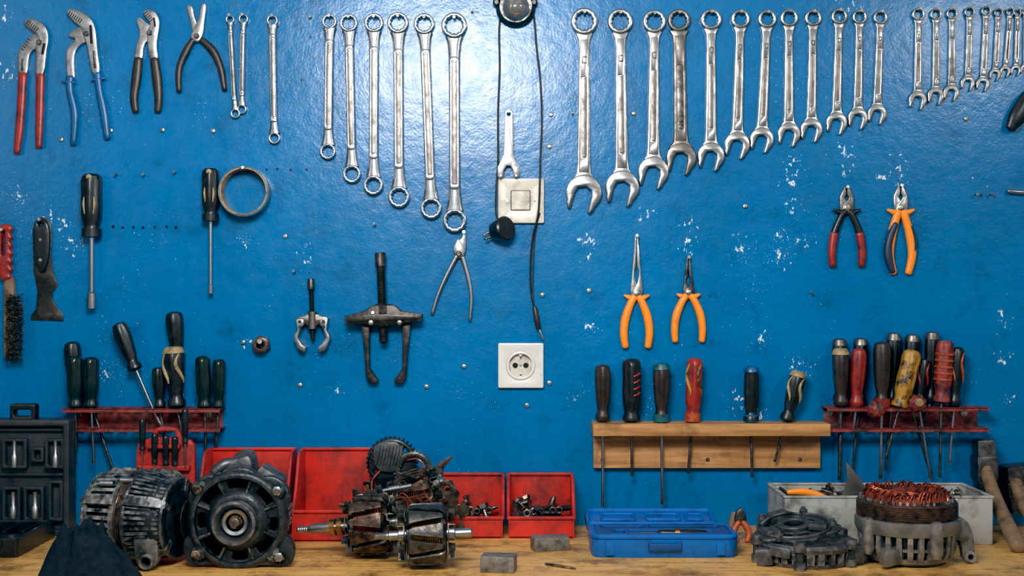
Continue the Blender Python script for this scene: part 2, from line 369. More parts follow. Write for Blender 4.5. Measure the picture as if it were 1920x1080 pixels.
# ---------------- wrenches
def mapper(x1,y1,x2,y2):
    L=math.hypot(x2-x1,y2-y1);dx,dy=(x2-x1)/L,(y2-y1)/L
    return L,lambda u,v:(x1+v*dx+u*dy,y1+v*dy-u*dx)
def comb(x1,y1,x2,y2,R1,R2,h1,h2,m=CHROME2,label=None,num=None,sz='large'):
    L,f=mapper(x1,y1,x2,y2)
    t=T('combination_wrench',label or f'{sz} satin steel combination wrench hanging on a nail','wrench',x1,y1,0,'combination wrenches hanging on the wall')
    c0=0
    G().plate([[f(*q) for q in circ(0,0,R1,36)],[f(*q) for q in star(0,0,R1*.69)]],c0,c0+R1*.42+4,R1*.13).done(t,'ring_end',m)
    a=R1*.86;b=L-R2*.72
    ol=[(-h1*1.7,a),(-h1*1.15,a+R1*.5),(-h1,a+R1*1.2),(-h2,b-R2*.9),(-h2*1.15,b-R2*.35),(-h2*1.9,b+R2*.1),(h2*1.9,b+R2*.1),(h2*1.15,b-R2*.35),(h2,b-R2*.9),(h1,a+R1*1.2),(h1*1.15,a+R1*.5),(h1*1.7,a)]
    g=G();ol=[f(*q) for q in ol]
    th=4+h2*.5
    g.plate([ol],c0,c0+th,h1*.22)
    s0=a+(b-a)*.3;s1=a+(b-a)*.86;hh=(h1+h2)/2
    hole=[f(*q) for q in rrect(-hh*.5,s0,hh*.5,s1,hh*.45,4)]
    fr_=[f(*q) for q in [(-h1*.8,a+R1*.5),(-h2*.8,b-R2*.4),(h2*.8,b-R2*.4),(h1*.8,a+R1*.5)]]
    g.plate([fr_,hole],c0+1,c0+th+2,1.2);g.done(t,'shank',m)
    G().plate([[f(*q) for q in rrect(-hh*.46,s0+2,hh*.46,s1-2,hh*.4,4)]],c0+th-.5,c0+th+.35,.1).done(t,'shank_recess',DULL if m!=DULL else STEELD)
    if not num:
        q0=a+(b-a)*.16
        G().plate([[f(*q) for q in rrect(-hh*.45,q0,hh*.45,q0+hh*1.3,1.5,3)],[f(*q) for q in rrect(-hh*.22,q0+hh*.25,hh*.22,q0+hh*1.05,1,3)]],c0+th+1,c0+th+2.4,.2).done(t,'stamp_mark',STEELD)
    R=R2;mw=.47*R;al=math.radians(15)
    p=[(-mw,.98*R),(-mw,.1*R),(-mw*.75,-.22*R),(0,-.36*R),(mw*.75,-.22*R),(mw,.1*R),(mw,.98*R),(mw+.14*R,1.06*R),(.78*R,.78*R)]
    for k in range(17):
        an=math.radians(54+252*k/16);p.append((R*math.sin(an)*(1 if 80<math.degrees(an)<280 else .985),R*math.cos(an)))
    p+=[(-.78*R,.78*R),(-mw-.14*R,1.06*R)]
    p=[(q[0]*math.cos(al)+q[1]*-math.sin(al),q[0]*math.sin(al)+q[1]*math.cos(al)) for q in p]
    G().plate([[f(q[0],q[1]+L) for q in p]],c0,c0+R*.28+4,R*.1).done(t,'open_jaw',m)
    if num:
        cu=bpy.data.curves.new('num','FONT');cu.body=num;cu.size=.012;cu.extrude=.0004;cu.align_x='CENTER'
        o=bpy.data.objects.new('num',cu);COL.objects.link(o);bpy.context.view_layer.update()
        me=bpy.data.meshes.new_from_object(o.evaluated_get(bpy.context.evaluated_depsgraph_get()));bpy.data.objects.remove(o)
        me.materials.clear();me.materials.append(HOLE)
        o=bpy.data.objects.new('size_number',me);COL.objects.link(o);o.parent=t.root
        q=f(0,L*.75);o.location=((q[0]-x1)*.001+.004,-(c0+th+.6)*.001,-(q[1]-y1)*.001);o.rotation_euler=(math.pi/2,-math.pi/2,0)
    nail(x1,y1-R1*.5,16+R1*.3)
big=[(1095,42,1094,362,25,34,9.5,12),(1162,42,1166,352,23.5,32,9,11.5),(1226,42,1224,323,21.5,29,8.5,11),(1272,40,1276,297,21,28.5,11,12.5),(1332,38,1332,293,19.5,25.5,8,10),(1387,37,1381,272,17.5,24,7.5,9.5),(1437,37,1427,262,17,22.5,7.2,9),(1478,35,1478,252,16.5,21.5,7,8.8),(1523,35,1520,244,15.5,21,6.6,8.4),(1572,32,1567,231,15,20,6.4,8),(1610,33,1607,222,13.5,19,6,7.6),(1649,34,1643,214,13,18,5.6,7.2)]
for i,w in enumerate(big):
    if i==3: comb(*w,m=DULL,label='dull grey steel combination wrench stamped 26 among brighter ones',num='26')
    else: comb(*w,sz='large' if i<5 else 'medium')
for w in [(1720,28,1719,188,12,17,5.2,6.5),(1753,28,1753,180,11,16,5,6),(1783,27,1782,174,10.5,15,4.6,5.8),(1816,24,1813,156,10,13.5,4.4,5.4),(1847,22,1841,158,9.5,13,4.2,5.2),(1870,25,1864,140,8.5,11,3.8,4.6),(1892,24,1883,134,7.5,10.5,3.6,4.2),(1906,26,1903,132,7,10,3.4,4),(1921,24,1921,130,7,10,3.4,4)]:
    comb(*w,sz='small')
def ringw(x1,y1,x2,y2,R1,R2,h,lab,m=CHROME):
    L,f=mapper(x1,y1,x2,y2)
    t=T('ring_wrench',lab,'wrench',x1,y1,0,'double ring wrenches hanging on the wall')
    for (v,R) in ((0,R1),(L,R2)):
        G().plate([[f(q[0],q[1]+v) for q in circ(0,0,R,36)],[f(q[0],q[1]+v) for q in star(0,0,R*.7)]],0,6+R*.45,R*.13).done(t,'ring_end',m)
    P=lambda v,dy:(*f(0,v),dy)
    g=G();H=6.5
    g.tube([P(R1*.85,6),P(R1*1.5,H),P(R1*2.8,H+.8),P(L*.5,H+1),P(L-R2*3,H+.8),P(L-R2*1.6,H),P(L-R2*.85,6)],
      [(h*1.6,5),(h*1.2,5),(h,4.8),(h*.95,4.5),(h,4.8),(h*1.25,5),(h*1.6,5)],14,3,rnd=False)
    s0=R1*2.4;s1=L-R2*2.6;ho=[f(*q) for q in rrect(-h*.5,s0+8,h*.5,s1-8,h*.4,4)]
    g.plate([[f(*q) for q in rrect(-h*.8,s0,h*.8,s1,h*.6,4)],ho],H,H+6.4,1.2)
    g.done(t,'shank',m)
    G().plate([[f(*q) for q in rrect(-h*.46,s0+10,h*.46,s1-10,h*.36,4)]],H+3,H+5.7,.1).done(t,'shank_recess',DULL)
    nail(x1,y1-R1*.5,18)
for w in [(619,42,616,285,14,15,8.5),(655,45,661,327,17,17,8.5),(702,45,701,348,18,18.5,9),(747,45,749,370,20,20,9.5),(796,47,809,391,19.5,20,9.5),(852,50,853,414,24,22,10.5)]:
    ringw(*w,'long chrome double ring wrench hanging on a nail')
ringw(433,38,443,214,8,9,4.6,'thin chrome double ring wrench hanging slightly tilted');ringw(458,37,455,206,9,9,5,'thin chrome double ring wrench hanging beside another')
ringw(512,40,516,260,10.5,11,7,'slim chrome double ring wrench hanging alone')
# ---------------- pliers
def pl(name,label,plates,handles,pivot,px,py,extra=()):
    t=T(name,label,'pliers',px,py,0,'pliers hanging on the wall')
    for i,(ol,m,c0,c1) in enumerate(plates): G().plate([chk(ol,2)],c0,c1,2).done(t,'jaw',m)
    for pts,rad,m in handles: G().tube([(p[0],p[1],8) for p in pts],rad,14,5).done(t,'handle',m)
    if pivot: G().lathe((pivot[0],pivot[1],3),(0,0,1),[(0,pivot[2]),(12,pivot[2]),(13.5,pivot[2]*.7)],16).done(t,'pivot',STEELD)
    for g,nm,m in extra: g.done(t,nm,m)
    return t
def serr(x0,y0,x1,y1,n,z=13,w=9,h=1.3):
    g=G();a=math.degrees(math.atan2(y1-y0,x1-x0))
    for k in range(n):
        q=k/(n-1);g.box((x0+(x1-x0)*q,y0+(y1-y0)*q,z),(h,w,1.6),.2,(0,a,0))
    return g
pl('water_pump_pliers','water pump pliers with worn red dipped handles',
 [([(48,42),(58,35),(78,40),(92,54),(96,74),(91,100),(87,145),(70,145),(72,110),(70,92),(77,78),(74,66),(62,58),(54,52)],WHITEM,6,13),([(58,68),(74,62),(88,70),(88,82),(74,92),(63,96),(56,108),(54,145),(37,145),(35,112),(38,94),(44,86),(52,80)],WHITEM,0,8)],
 [([(79,140),(78,200),(77,240),(76,276)],[(8.5,5.5),(8,5.5),(7.5,5.5),(6,5)],RED),([(46,140),(43,200),(39,250),(35,287)],[(8.5,5.5),(8,5.5),(8,5.5),(6,5)],RED)],(78,82,5),68,60,
 [(serr(57,44,74,58,6),'serration',HOLE),(serr(45,94,58,76,5,8.4,7),'serration',HOLE),(G().tube([(88,84,13.2),(84,104,13.2)],[(2.6,.8),(2.6,.8)],8),'adjustment_slot',HOLE),(G().tube([(46,112,8.2),(45,134,8.2)],[(3,.8),(3,.8)],8),'forged_recess',STEELD)])
g1=G();g1.box((187,150,8),(26,5,10),2,(0,-8,0));g2=G();g2.box((131,155,8),(24,5,10),2,(0,8,0))
pl('water_pump_pliers','water pump pliers with blue dipped handles and finger guards',
 [([(126,24),(138,17),(158,24),(177,38),(184,60),(186,95),(193,142),(176,144),(170,105),(166,84),(158,66),(158,54),(142,44)],WHITEM,6,13),([(148,52),(166,48),(174,62),(166,80),(152,86),(142,100),(141,125),(144,152),(128,153),(126,120),(125,98),(134,84),(146,74),(132,72),(130,66)],WHITEM,0,8)],
 [([(185,138),(189,170),(197,210),(204,260)],[(8,5.5),(7,5.5),(8,5.5),(6.5,5)],BLUEG),([(134,146),(134,170),(143,215),(140,271)],[(8,5.5),(7,5.5),(7.5,5.5),(6,5)],BLUEG)],(166,66,5),155,40,[(g1,'finger_guard',BLUEG),(g2,'finger_guard',BLUEG),(serr(134,28,156,42,7),'serration',HOLE),(G().tube([(174,50,13.2),(176,84,13.2)],[(2.4,.8),(2.6,.8)],8),'adjustment_slot',HOLE),(G().tube([(180,98,13.2),(183,130,13.2)],[(2.4,.8),(2.6,.8)],8),'forged_recess',STEELD)])
pl('slip_joint_pliers','small slip joint pliers with dark brown grips',
 [([(270,24),(282,19),(296,24),(303,42),(300,64),(296,88),(301,116),(284,116),(279,86),(278,60),(286,46),(276,36)],WHITEM,6,12),([(256,40),(264,31),(274,42),(286,48),(291,60),(283,74),(271,86),(270,116),(253,116),(256,88),(264,68),(262,54)],WHITEM,0,8)],
 [([(262,112),(258,150),(254,185),(257,210)],[(8.5,6),(9.5,6),(8,6),(6.5,5)],BROWNG),([(292,112),(297,150),(300,185),(298,210)],[(8.5,6),(9.5,6),(8,6),(6.5,5)],BROWNG)],(284,64,5),280,40,
 [(serr(276,27,288,40,5,12),'serration',HOLE),(G().tube([(292,36,12.3),(294,52,12.3)],[(1.8,.7),(1.8,.7)],8),'adjustment_slot',HOLE)])
pl('snap_ring_pliers','circlip pliers with curved dark brown grips',
 [([(350,14),(356,9),(364,14),(366,34),(378,58),(384,76),(368,84),(362,66),(359,42)],WHITEM,0,7),([(390,12),(386,7),(378,11),(377,34),(364,58),(358,74),(374,84),(384,66),(386,42)],WHITEM,6,12)],
 [([(364,76),(350,100),(338,132),(338,172)],[(6,5),(7.5,5.5),(6.5,5.5),(5,5)],BROWNG),([(380,76),(402,98),(416,130),(423,169)],[(6,5),(7.5,5.5),(6.5,5.5),(5,5)],BROWNG)],(372,70,5),372,30)
pl('hose_clip_pliers','slim bare steel spring pliers hanging open',
 [([(868,432),(874,430),(875,470),(868,486),(856,484),(852,466),(856,450),(866,448)],CHROME2,0,8),([(858,446),(864,452),(873,470),(870,484),(858,484),(848,470)],CHROME2,6,12)],
 [([(858,478),(840,512),(822,552),(811,588)],[(4.5,3.5),(4,3),(3.5,3),(3,3)],CHROME2),([(866,478),(878,520),(884,560),(881,600)],[(4.5,3.5),(4,3),(3.5,3),(3,3)],CHROME2)],(861,476,5),862,450)
nail(870,437,14)
def sympl(name,label,cx,yt,yp,yb,jw,hm,hs,sp,mJ,mA,mB=None,rr=7):
    m=yp-yt
    if sp=='long': J=[(cx-.5,yt),(cx-2.5,yt),(cx-jw*.55,yt+m*.45),(cx-jw*.8,yt+m*.75),(cx-jw,yt+m*.92),(cx-jw*.8,yp+8),(cx+jw*.7,yp+8),(cx+jw*.5,yp-8),(cx-1.2,yt+m*.8),(cx-3.5,yt+m*.7),(cx-3.5,yt+m*.6),(cx-.6,yt+m*.52)]
    else: J=[(cx-.5,yt),(cx-4,yt+1),(cx-jw*.95,yt+m*.45),(cx-jw,yt+m*.75),(cx-jw*.9,yp+10),(cx+jw*.7,yp+10),(cx+jw*.6,yp-6),(cx-.5,yt+m*.62),(cx-3,yt+m*.55),(cx-3,yt+m*.46),(cx-.5,yt+m*.38)]
    J2=[(2*cx-a,b_) for a,b_ in J]
    t=T(name,label,'pliers',cx,yt,0,'pliers hanging on the wall')
    G().plate([J],0,7,1.4).done(t,'jaw',mJ);G().plate([J2],2,9.5,1.4).done(t,'jaw',mJ)
    G().lathe((cx,yp-2,3),(0,0,1),[(0,jw*.45),(8,jw*.45),(9,jw*.3)],16).done(t,'pivot',SCREWM)
    for sx in (-1,1):
        h=yb-yp;P=[(cx+sx*4,yp+4),(cx+sx*(hm*.45),yp+h*.16),(cx+sx*hm*.85,yp+h*.42),(cx+sx*hm,yp+h*.7),(cx+sx*hs,yb-4)]
        P=[(a,b_,7) for a,b_ in P];R=[(rr*.9,5),(rr*.95,6),(rr*1.08,6.5),(rr,6.5),(rr*.85,5.5)]
        g=G();g.tube(P,R,14,5)
        g.tube([(cx+sx*5,yp+10,7),(cx+sx*jw*1.1,yp+6,7),(cx+sx*jw*1.9,yp+2,7)],[(6,5),(5,4.5),(2.5,3)],10,3)
        hd=g.done(t,'handle',mA)
        if mB:
            G().tube([(p[0],p[1],7.6) for p in P[2:]],[(rr*1.2,6.9),(rr*1.12,7),(rr*.98,6)],14,5).done(t,'grip_sleeve',mB,sub=hd)
    nail(cx,yt+3,14)
    return t
sympl('long_nose_pliers','long nose pliers with bright orange handles',1193,441,552,654,12,24,21,'long',CHROME2,ORANGE,rr=7.5)
sympl('long_nose_pliers','shorter bent nose pliers with bright orange handles',1290,481,550,643,11,26,25,'long',STEELD,ORANGE,rr=7)
sympl('diagonal_cutters','diagonal cutters with black and red two-tone handles',1586,350,392,502,13,28,27,'diag',DULL,BLACK,RED,rr=6.8)
cut=sympl('diagonal_cutters','diagonal cutters with orange and navy handles',1687,347,392,516,13,21,14,'diag',CHROME2,ORANGE,None,rr=8)
G().tube([(1676,420,8),(1665,450,8),(1663,480,8),(1671,510,8)],[(6,7.5),(8,8),(8.6,8),(6,7)],14,5).done(cut,'grip_sleeve',NAVY)
G().tube([(1706,425,8),(1713,450,8),(1712,470,8)],[(2,7),(3.5,7.6),(2,7)],12,5).done(cut,'grip_inlay',NAVY)
# ---------------- screwdrivers
PR={'A':[(0,.0),(.01,.5),(.04,.8),(.12,.98),(.25,1),(.45,.92),(.66,.8),(.76,.62),(.82,.62),(.88,.84),(.95,.86),(.985,.7),(1,.3)],
'B':[(0,.0),(.01,.6),(.05,.88),(.12,1),(.3,.95),(.5,1),(.7,.95),(.8,.74),(.86,.72),(.92,.9),(.97,.9),(1,.4)],
'C':[(0,.0),(.01,.7),(.03,.85),(.2,.95),(.5,1),(.72,.9),(.8,.7),(.84,.7),(.9,.95),(.97,1),(1,.6)]}
def sd(x0,y0,x1,y1,r,x2,y2,m,lab,d,grp,style='A',cap=None,capm=None,shr=2.6,shm=CHROME,stripe=None,tipm=None,collar=None,nut=0,ins=1):
    t=T('screwdriver',lab,'screwdriver',x0,y0,d,grp)
    L=math.hypot(x1-x0,y1-y0);ax=(x1-x0,y1-y0,0)
    G().lathe((x0,y0,0),ax,[(q*L,w*r) for q,w in PR[style]],36,.15,6,L*.08,L*.74).done(t,'handle',m)
    if capm: G().lathe((x0,y0,0),ax,[(-2.5,.1),(-2,r*.6),(0,r*.82),(L*.05,r*.96),(L*.09,r*1.02),(L*.095,r*.9)],24).done(t,'end_cap',capm)
    if stripe:
        for k in range(5): G().lathe((x0,y0,0),ax,[(L*(.2+k*.1),r*.9),(L*(.205+k*.1),r*1.02),(L*(.235+k*.1),r*1.02),(L*(.24+k*.1),r*.9)],20).done(t,'grip_band',stripe)
    if tipm:
        for ang in ((-.75,.85) if ins==1 else (.6,)):
            g=G();q0=Vector((ax[0],ax[1]))/L;pq=(-q0[1],q0[0])
            pts=[]
            for k in range(7):
                tt=.1+.48*k/6;rad=r*.95
                an=ang+.4*math.sin(k*.8)
                pts.append((x0+q0[0]*L*tt+pq[0]*rad*math.sin(an),y0+q0[1]*L*tt+pq[1]*rad*math.sin(an),rad*math.cos(an)))
            g.tube(pts,[r*.08,r*.14,r*.18,r*.2,r*.18,r*.14,r*.06],8).done(t,'grip_inlay',tipm)
    if collar: G().lathe((x0,y0,0),ax,[(L*.86,r*.7),(L*.865,r*.93),(L*.99,r*.93),(L,r*.5)],24).done(t,'collar',collar)
    L2=math.hypot(x2-x1,y2-y1);a2=(x2-x1,y2-y1,0)
    g=G()
    if nut: g.lathe((x1,y1,0),a2,[(-2,shr),(L2-nut*3.6,shr),(L2-nut*3.3,nut),(L2,nut*1.0),(L2,nut*.6),(L2-5,nut*.55)],16)
    else: g.tube([(x1,y1-2,0),(x1+(x2-x1)*.5,y1+(y2-y1)*.5,0),(x1+(x2-x1)*.93,y1+(y2-y1)*.93,0),(x1+(x2-x1)*.96,y1+(y2-y1)*.96,0),(x2,y2,0)],[shr,shr,shr,(shr*1.25,shr*.7),(shr*1.1,shr*.35)],10,rnd=False)
    g.done(t,'shaft',shm)
    return t
for (x,y0,y1,r,y2,shr,nut,lab) in ((172,325,445,20,578,4.5,8.5,'large black-handled nut driver with steel socket tip hanging vertically'),(395,315,415,17,550,3.4,4.6,'black-handled nut driver with slim steel shaft hanging vertically')):
    t=sd(x,y0,x,y1,r,x,y2,BLACK,lab,.02,'nut drivers hanging on the wall','B',shr=shr,nut=nut,collar=BLACK)
    L=y1-y0
    for sx in (-1,1): G().tube([(x+sx*r*.45,y0+L*.38,r*.84),(x+sx*r*.5,y0+L*.5,r*.84),(x+sx*r*.4,y0+L*.64,r*.82)],[1,2.4,1],8,3).done(t,'grip_inlay',BEIGE)
    G().lathe((x,y0+8,0),(0,0,1),[(r*.5,5),(r*.9,5),(r*.95,3)],14).done(t,'hang_eyelet',BEIGE)
nail(172,338,10);nail(395,328,10)
# racks
def red_rack(x0,x1,yt,yb,n,lab):
    t=T('tool_rack',lab,'tool rack',(x0+x1)//2,yb,0)
    G().plate([rrect(x0+6,yt+6,x1-6,yb+2,2)],0,1.6,.4).done(t,'back_panel',REDP)
    for (y,nm) in ((yt+4,'upper_shelf'),(yb-8,'lower_shelf')):
        hs=[];w=(x1-x0-24)/n
        for k in range(n):
            xx=x0+12+w*(k+.5);hs.append(circ(xx,27,6,14))
            if k<n-1: hs.append(rrect(xx+w*.32,14,xx+w*.68,38,3,3))
        G().plate([rrect(x0,1.5,x1,48,3)]+hs,y,y+1.8,.3,'XY').box(((x0+x1)/2,y+3.5,47.2),(x1-x0-2,7,1.6),.4).done(t,nm,REDP)
    screw(x0+17,yt+19,7,5);screw(x1-32,yt+19,7,5)
red_rack(132,424,758,806,10,'dark red sheet metal screwdriver rack with slotted shelves')
red_rack(1538,1838,756,806,10,'worn red metal screwdriver rack with rusty slotted shelves')
t=T('tool_rack','wooden screwdriver rack board screwed to the wall','tool rack',1327,878,0)
hs=[circ(x,30,5,14) for x in (1127,1181,1236,1290,1404,1468)]
G().plate([rrect(1108,0.2,1543,60,2)]+hs,789,811,1,'XY').done(t,'shelf_board',WOOD)
G().plate([rrect(1112,811,1535,876,2)],0,14,1).done(t,'back_board',WOOD)
def bscrew(x,y,d):
    t=T('screw','small dark screw in the wooden rack board','screw',x,y,d,'screws in the wall',solo=True)
    G().lathe((x,y,0),(0,0,1),[(-4,3),(0,4),(1,3)],12).done(t,'screw',STEELD)
for x in (1130,1327,1500): bscrew(x,862,.0145)
d=.028
gw='screwdrivers in the wooden rack'
sd(1130,683,1130,791,16,1130,950,BROWNG,'dark brown-black screwdriver with steel shaft in the wooden rack',d,gw,'A',shm=CHROME)
t=sd(1184,672,1184,791,19,1185,893,BLACK,'thick black screwdriver with red markings in the wooden rack',d,gw,'B',shm=STEELD)
for k in range(4): G().tube([(1187,705+k*12,18.2),(1194,702+k*12,16.2),(1199,699+k*12,12)],[1.6,2.4,1.6],8).done(t,'red_marking',RED)
sd(1240,683,1240,791,17,1242,945,BROWNG,'dark screwdriver with teal end cap in the wooden rack',d,gw,'A',capm=TEAL,collar=TEAL,shm=CHROME,shr=3)
sd(1303,671,1298,791,16,1290,888,RED,'old red screwdriver with yellow inlays in the wooden rack',d,gw,'B',tipm=YELL,collar=ORANGE2,shm=STEELD)
sd(1409,688,1408,791,15,1410,895,BLACK,'black screwdriver with blue ends in the wooden rack',d,gw,'C',capm=BLUEG,collar=BLUEG,shm=STEELD)
sd(1498,698,1474,790,16,1452,866,BLACK,'tilted black and beige screwdriver in the wooden rack',d,gw,'A',tipm=BEIGE,shm=STEELD,capm=BEIGE)
gl='screwdrivers in the red rack by the alternators'
sd(135,640,143,752,16,144,840,BLACK,'black screwdriver behind two dark green ones in the red rack',.018,gl,'A',shm=STEELD)
d=.03
sd(141,667,142,764,16,142,874,BLACKG,'dark green-black screwdriver in the red rack',.036,gl,'B',shm=STEELD,shr=2.2)
sd(171,669,171,764,15,176,868,BLACKG,'dark green-black screwdriver in the red rack',.036,gl,'B',shm=CHROME)
sd(222,605,255,695,16,302,800,BLACK,'black screwdriver leaning with its shaft exposed in the rack',d,gl,'A',shm=CHROME,shr=3)
sd(326,584,334,676,17,345,760,BLACK,'tall black screwdriver in the back of the red rack',.015,gl,'A',shm=CHROME,shr=3)
sd(297,688,300,765,13,312,845,BLACK,'short black screwdriver in the red rack',d,gl,'A',shm=STEELD)
sd(325,652,332,765,20,350,862,BLACK,'thick black screwdriver with beige inlays in the red rack',.036,gl,'A',tipm=BEIGE,shm=STEELD,capm=BEIGE)
sd(380,667,384,765,15,386,862,BLACKG,'dark green screwdriver in the red rack',d,gl,'B',shm=STEELD)
sd(411,673,410,765,13,404,838,BLACKG,'slim dark green screwdriver in the red rack',d,gl,'B',shm=STEELD)
sd(172,740,173,765,8,212,880,BLACK,'thin screwdriver whose long shaft leans below the red rack',.022,gl,'A',shm=STEELD,shr=2.6)
gr='screwdrivers in the worn red rack'
for (x,yt_,x1,x2,y2) in ((1574,637,1574,1573,900),(1614,636,1612,1598,880),(1676,626,1672,1660,882),(1711,629,1706,1745,890),(1748,624,1745,1722,808)):
    sd(x,yt_,x1,757,14,x2,y2,BLACK,'screwdriver with a steel striking cap in the worn red rack',.014,gr,'A',capm=DULL,shm=STEELD)
sd(1576,655,1577,763,16,1574,895,BROWNG,'dark brown screwdriver with beige cap in the worn red rack',.036,gr,'A',capm=BEIGE,shm=STEELD)
sd(1611,653,1605,765,15,1600,806,RED,'glossy red screwdriver in the worn red rack',.036,gr,'A',shm=CHROME)
sd(1654,640,1653,764,17,1651,898,BROWNG,'dark screwdriver with red collar in the worn red rack',.036,gr,'A',collar=RED,shm=CHROME,shr=3.2)
sd(1712,656,1686,765,18,1660,862,YELL,'old amber yellow screwdriver tilted in the worn red rack',.04,gr,'B',shm=STEELD)
sd(1734,672,1722,758,12,1745,900,BLACK,'black tilted screwdriver in the worn red rack',.028,gr,'A',shm=CHROME,tipm=RED)
sd(1773,638,1765,756,17,1762,895,REDP,'ribbed dark red screwdriver in the worn red rack',.036,gr,'B',shm=STEELD,stripe=ORANGE2)
sd(1797,650,1789,763,13,1780,868,BLACK,'slim black and orange screwdriver in the worn red rack',.032,gr,'A',tipm=ORANGE2,shm=CHROME)
for x,y in ((1643,765),(1720,754)):
    t=T('stubby_screwdriver','stubby screwdriver with round dark red knob handle','screwdriver',x,y,.062,gr)
    G().lathe((x,y,-14),(0,.15,1),[(0,5),(4,11),(9,16),(16,18),(23,15),(28,9),(30,.1)],32,.14,8,3,24).done(t,'handle',REDP)
    G().lathe((x,y,-13),(0,0,1),[(-14,2.6),(2,2.6)],10).done(t,'shaft',STEELD)
    if x==1720: G().lathe((x,y,15),(0,.15,1),[(0,8),(2.5,6),(3,.1)],16).done(t,'end_cap',BEIGE)
# ---------------- tape roll
t=T('tape_roll','nearly used roll of brown tape hanging on a nail','tape',461,361,0)
G().plate([circ(463,361,47,56),circ(463,361,44.4,56)],0,33,.4).done(t,'tape_layer',TAPEO)
G().plate([circ(463,361,44.5,56),circ(463,361,41.5,56)],0,34,.6).done(t,'core',TAPEC)
nail(463,322,38)
# ---------------- scraper / wire brush
t=T('scraper','rusty dark multi-purpose scraper with notched blade hanging on a nail','scraper',80,410,0)
G().plate([[(66,416),(72,409),(80,407),(88,409),(95,416),(99,440),(97,480),(100,505),(106,526),(110,534),(104,542),(99,550),(100,562),(106,574),(119,588),(119,602),(58,600),(60,590),(68,580),(71,545),(64,510),(63,460),(63,430)],circ(80,418,5,12)],0,3,.8).done(t,'blade',STEELB)
G().plate([chk([(64,420),(80,411),(96,420),(97,470),(91,500),(82,515),(72,500),(66,470)],2),circ(80,419,5.5,12)],2.5,12,3).done(t,'handle',BLACK)
for y in (450,488): G().lathe((80,y,11),(0,0,1),[(0,3.4),(2,3),(2.4,.1)],12).done(t,'rivet',SCREWM)
nail(80,415,20)
t=T('wire_brush','steel wire brush with wavy red plastic handle hanging on the wall','brush',14,420,0)
w_=[(3,424),(12,419),(24,422)]
for k in range(6): w_+=[(29,430+k*15),(22,438+k*15)]
w_+=[(27,520),(20,526),(2,526)]
G().plate([chk(w_,2),rrect(8,432,14,480,3)],0,16,4).done(t,'handle',RED)
G().plate([rrect(11,520,30,672,5)],0,12,2).done(t,'stock',WOODD)
g=G()
for k in range(900):
    y=random.uniform(552,676);x=random.uniform(16,46);a=random.uniform(-.5,.5);l=random.uniform(10,18)
    g.tube([(x,y,10),(x+l*.3,y+a*8,22+random.uniform(-6,6)),(x+l*.45+random.uniform(-5,5),y+a*16,28+random.uniform(-9,9))],.6,3,rnd=False)
o=g.done(t,'bristles',BRISTLE);o['kind']='stuff'
nail(11,434,22)
t=T('wheel_nut','rusty flanged hex nut hung on a nail','nut',492,646,0,solo=True)
g=G();g.plate([circ(492,646,17.5,6,.3),circ(492,646,7,20)],4,17,2);g.plate([circ(492,646,15,28),circ(492,646,7,20)],0,21,1.5);g.done(t,'wheel_nut',RUST);nail(492,642,26,STEELD,2.5)
# pullers
t=T('gear_puller','large black steel two-jaw puller with threaded spindle','gear puller',720,572,0)
g=G();g.lathe((715,474,22),(4,100,0),[(0,9),(2,10),(26,10),(28,7.5)]+[(28+k*3+j,8.4 if j else 7.4) for k in range(46) for j in (0,1.5)]+[(167,6),(170,3)],20);g.plate([circ(715,487,9.5,6)],18,26,1)
g.done(t,'spindle',STEELB)
g=G().plate([[(650,592),(688,582),(700,572),(742,571),(754,582),(794,588),(794,601),(756,606),(740,609),(700,610),(684,607),(651,608)]],12,34,3).plate([[(656,596),(690,588),(752,588),(788,592),(788,597),(752,600),(690,602),(656,603)]],33,36,1).lathe((721,590,20),(0,1,0),[(-20,14),(-18,16),(18,16),(22,13)],20);g.done(t,'crossbar',STEELB)
for sx,x0 in ((1,687),(-1,764)):
    q=[(x0-sx*9,596),(x0+sx*9,594),(x0+sx*8,640),(x0+sx*8,690),(x0+sx*24,712),(x0+sx*22,717),(x0+sx*8,717),(x0+sx*1,706),(x0-sx*2,660)]
    G().plate([q],0,20,2.4).done(t,'puller_jaw',STEELB)
    G().lathe((x0+sx*12,604,34),(0,0,1),[(-4,5),(2,5),(3,3)],6).done(t,'bolt',SCREWM)
nail(703,590,38);
t=T('gear_puller','small two-jaw puller with bright claws and black spindle','gear puller',588,600,0)
g=G();g.lathe((585,522,14),(3,90,0),[(0,5),(3,6.5),(20,6.5),(22,4.5)]+[(22+k*2.4+j,4.8 if j else 4.1) for k in range(38) for j in (0,1.2)]+[(116,2)],16);g.done(t,'spindle',STEELB)
G().plate([chk([(558,594),(572,592),(578,588),(598,588),(604,592),(618,594),(618,606),(600,606),(596,612),(580,612),(576,606),(558,606)],1)],8,20,2).lathe((588,600,14),(0,1,0),[(-16,9),(16,9)],16).done(t,'crossbar',DULL)
for sx,x0 in ((1,566),(-1,610)):
    q=[(x0-sx*8,598),(x0+sx*6,598),(x0+sx*8,608),(x0+sx*2,614),(x0-sx*1,624),(x0-sx*4,632),(x0+sx*3,644),(x0+sx*11,650),(x0+sx*8,660),(x0-sx*2,656),(x0-sx*6,650),(x0-sx*12,634),(x0-sx*10,626),(x0-sx*5,618)]
    G().plate([q],0,22,1.6).done(t,'puller_jaw',CHROME2)
    for yy in (602,612): G().lathe((x0,yy,20),(0,0,1),[(0,3),(4,3),(5,2)],12).done(t,'bolt',STEELB)
nail(588,583,9)
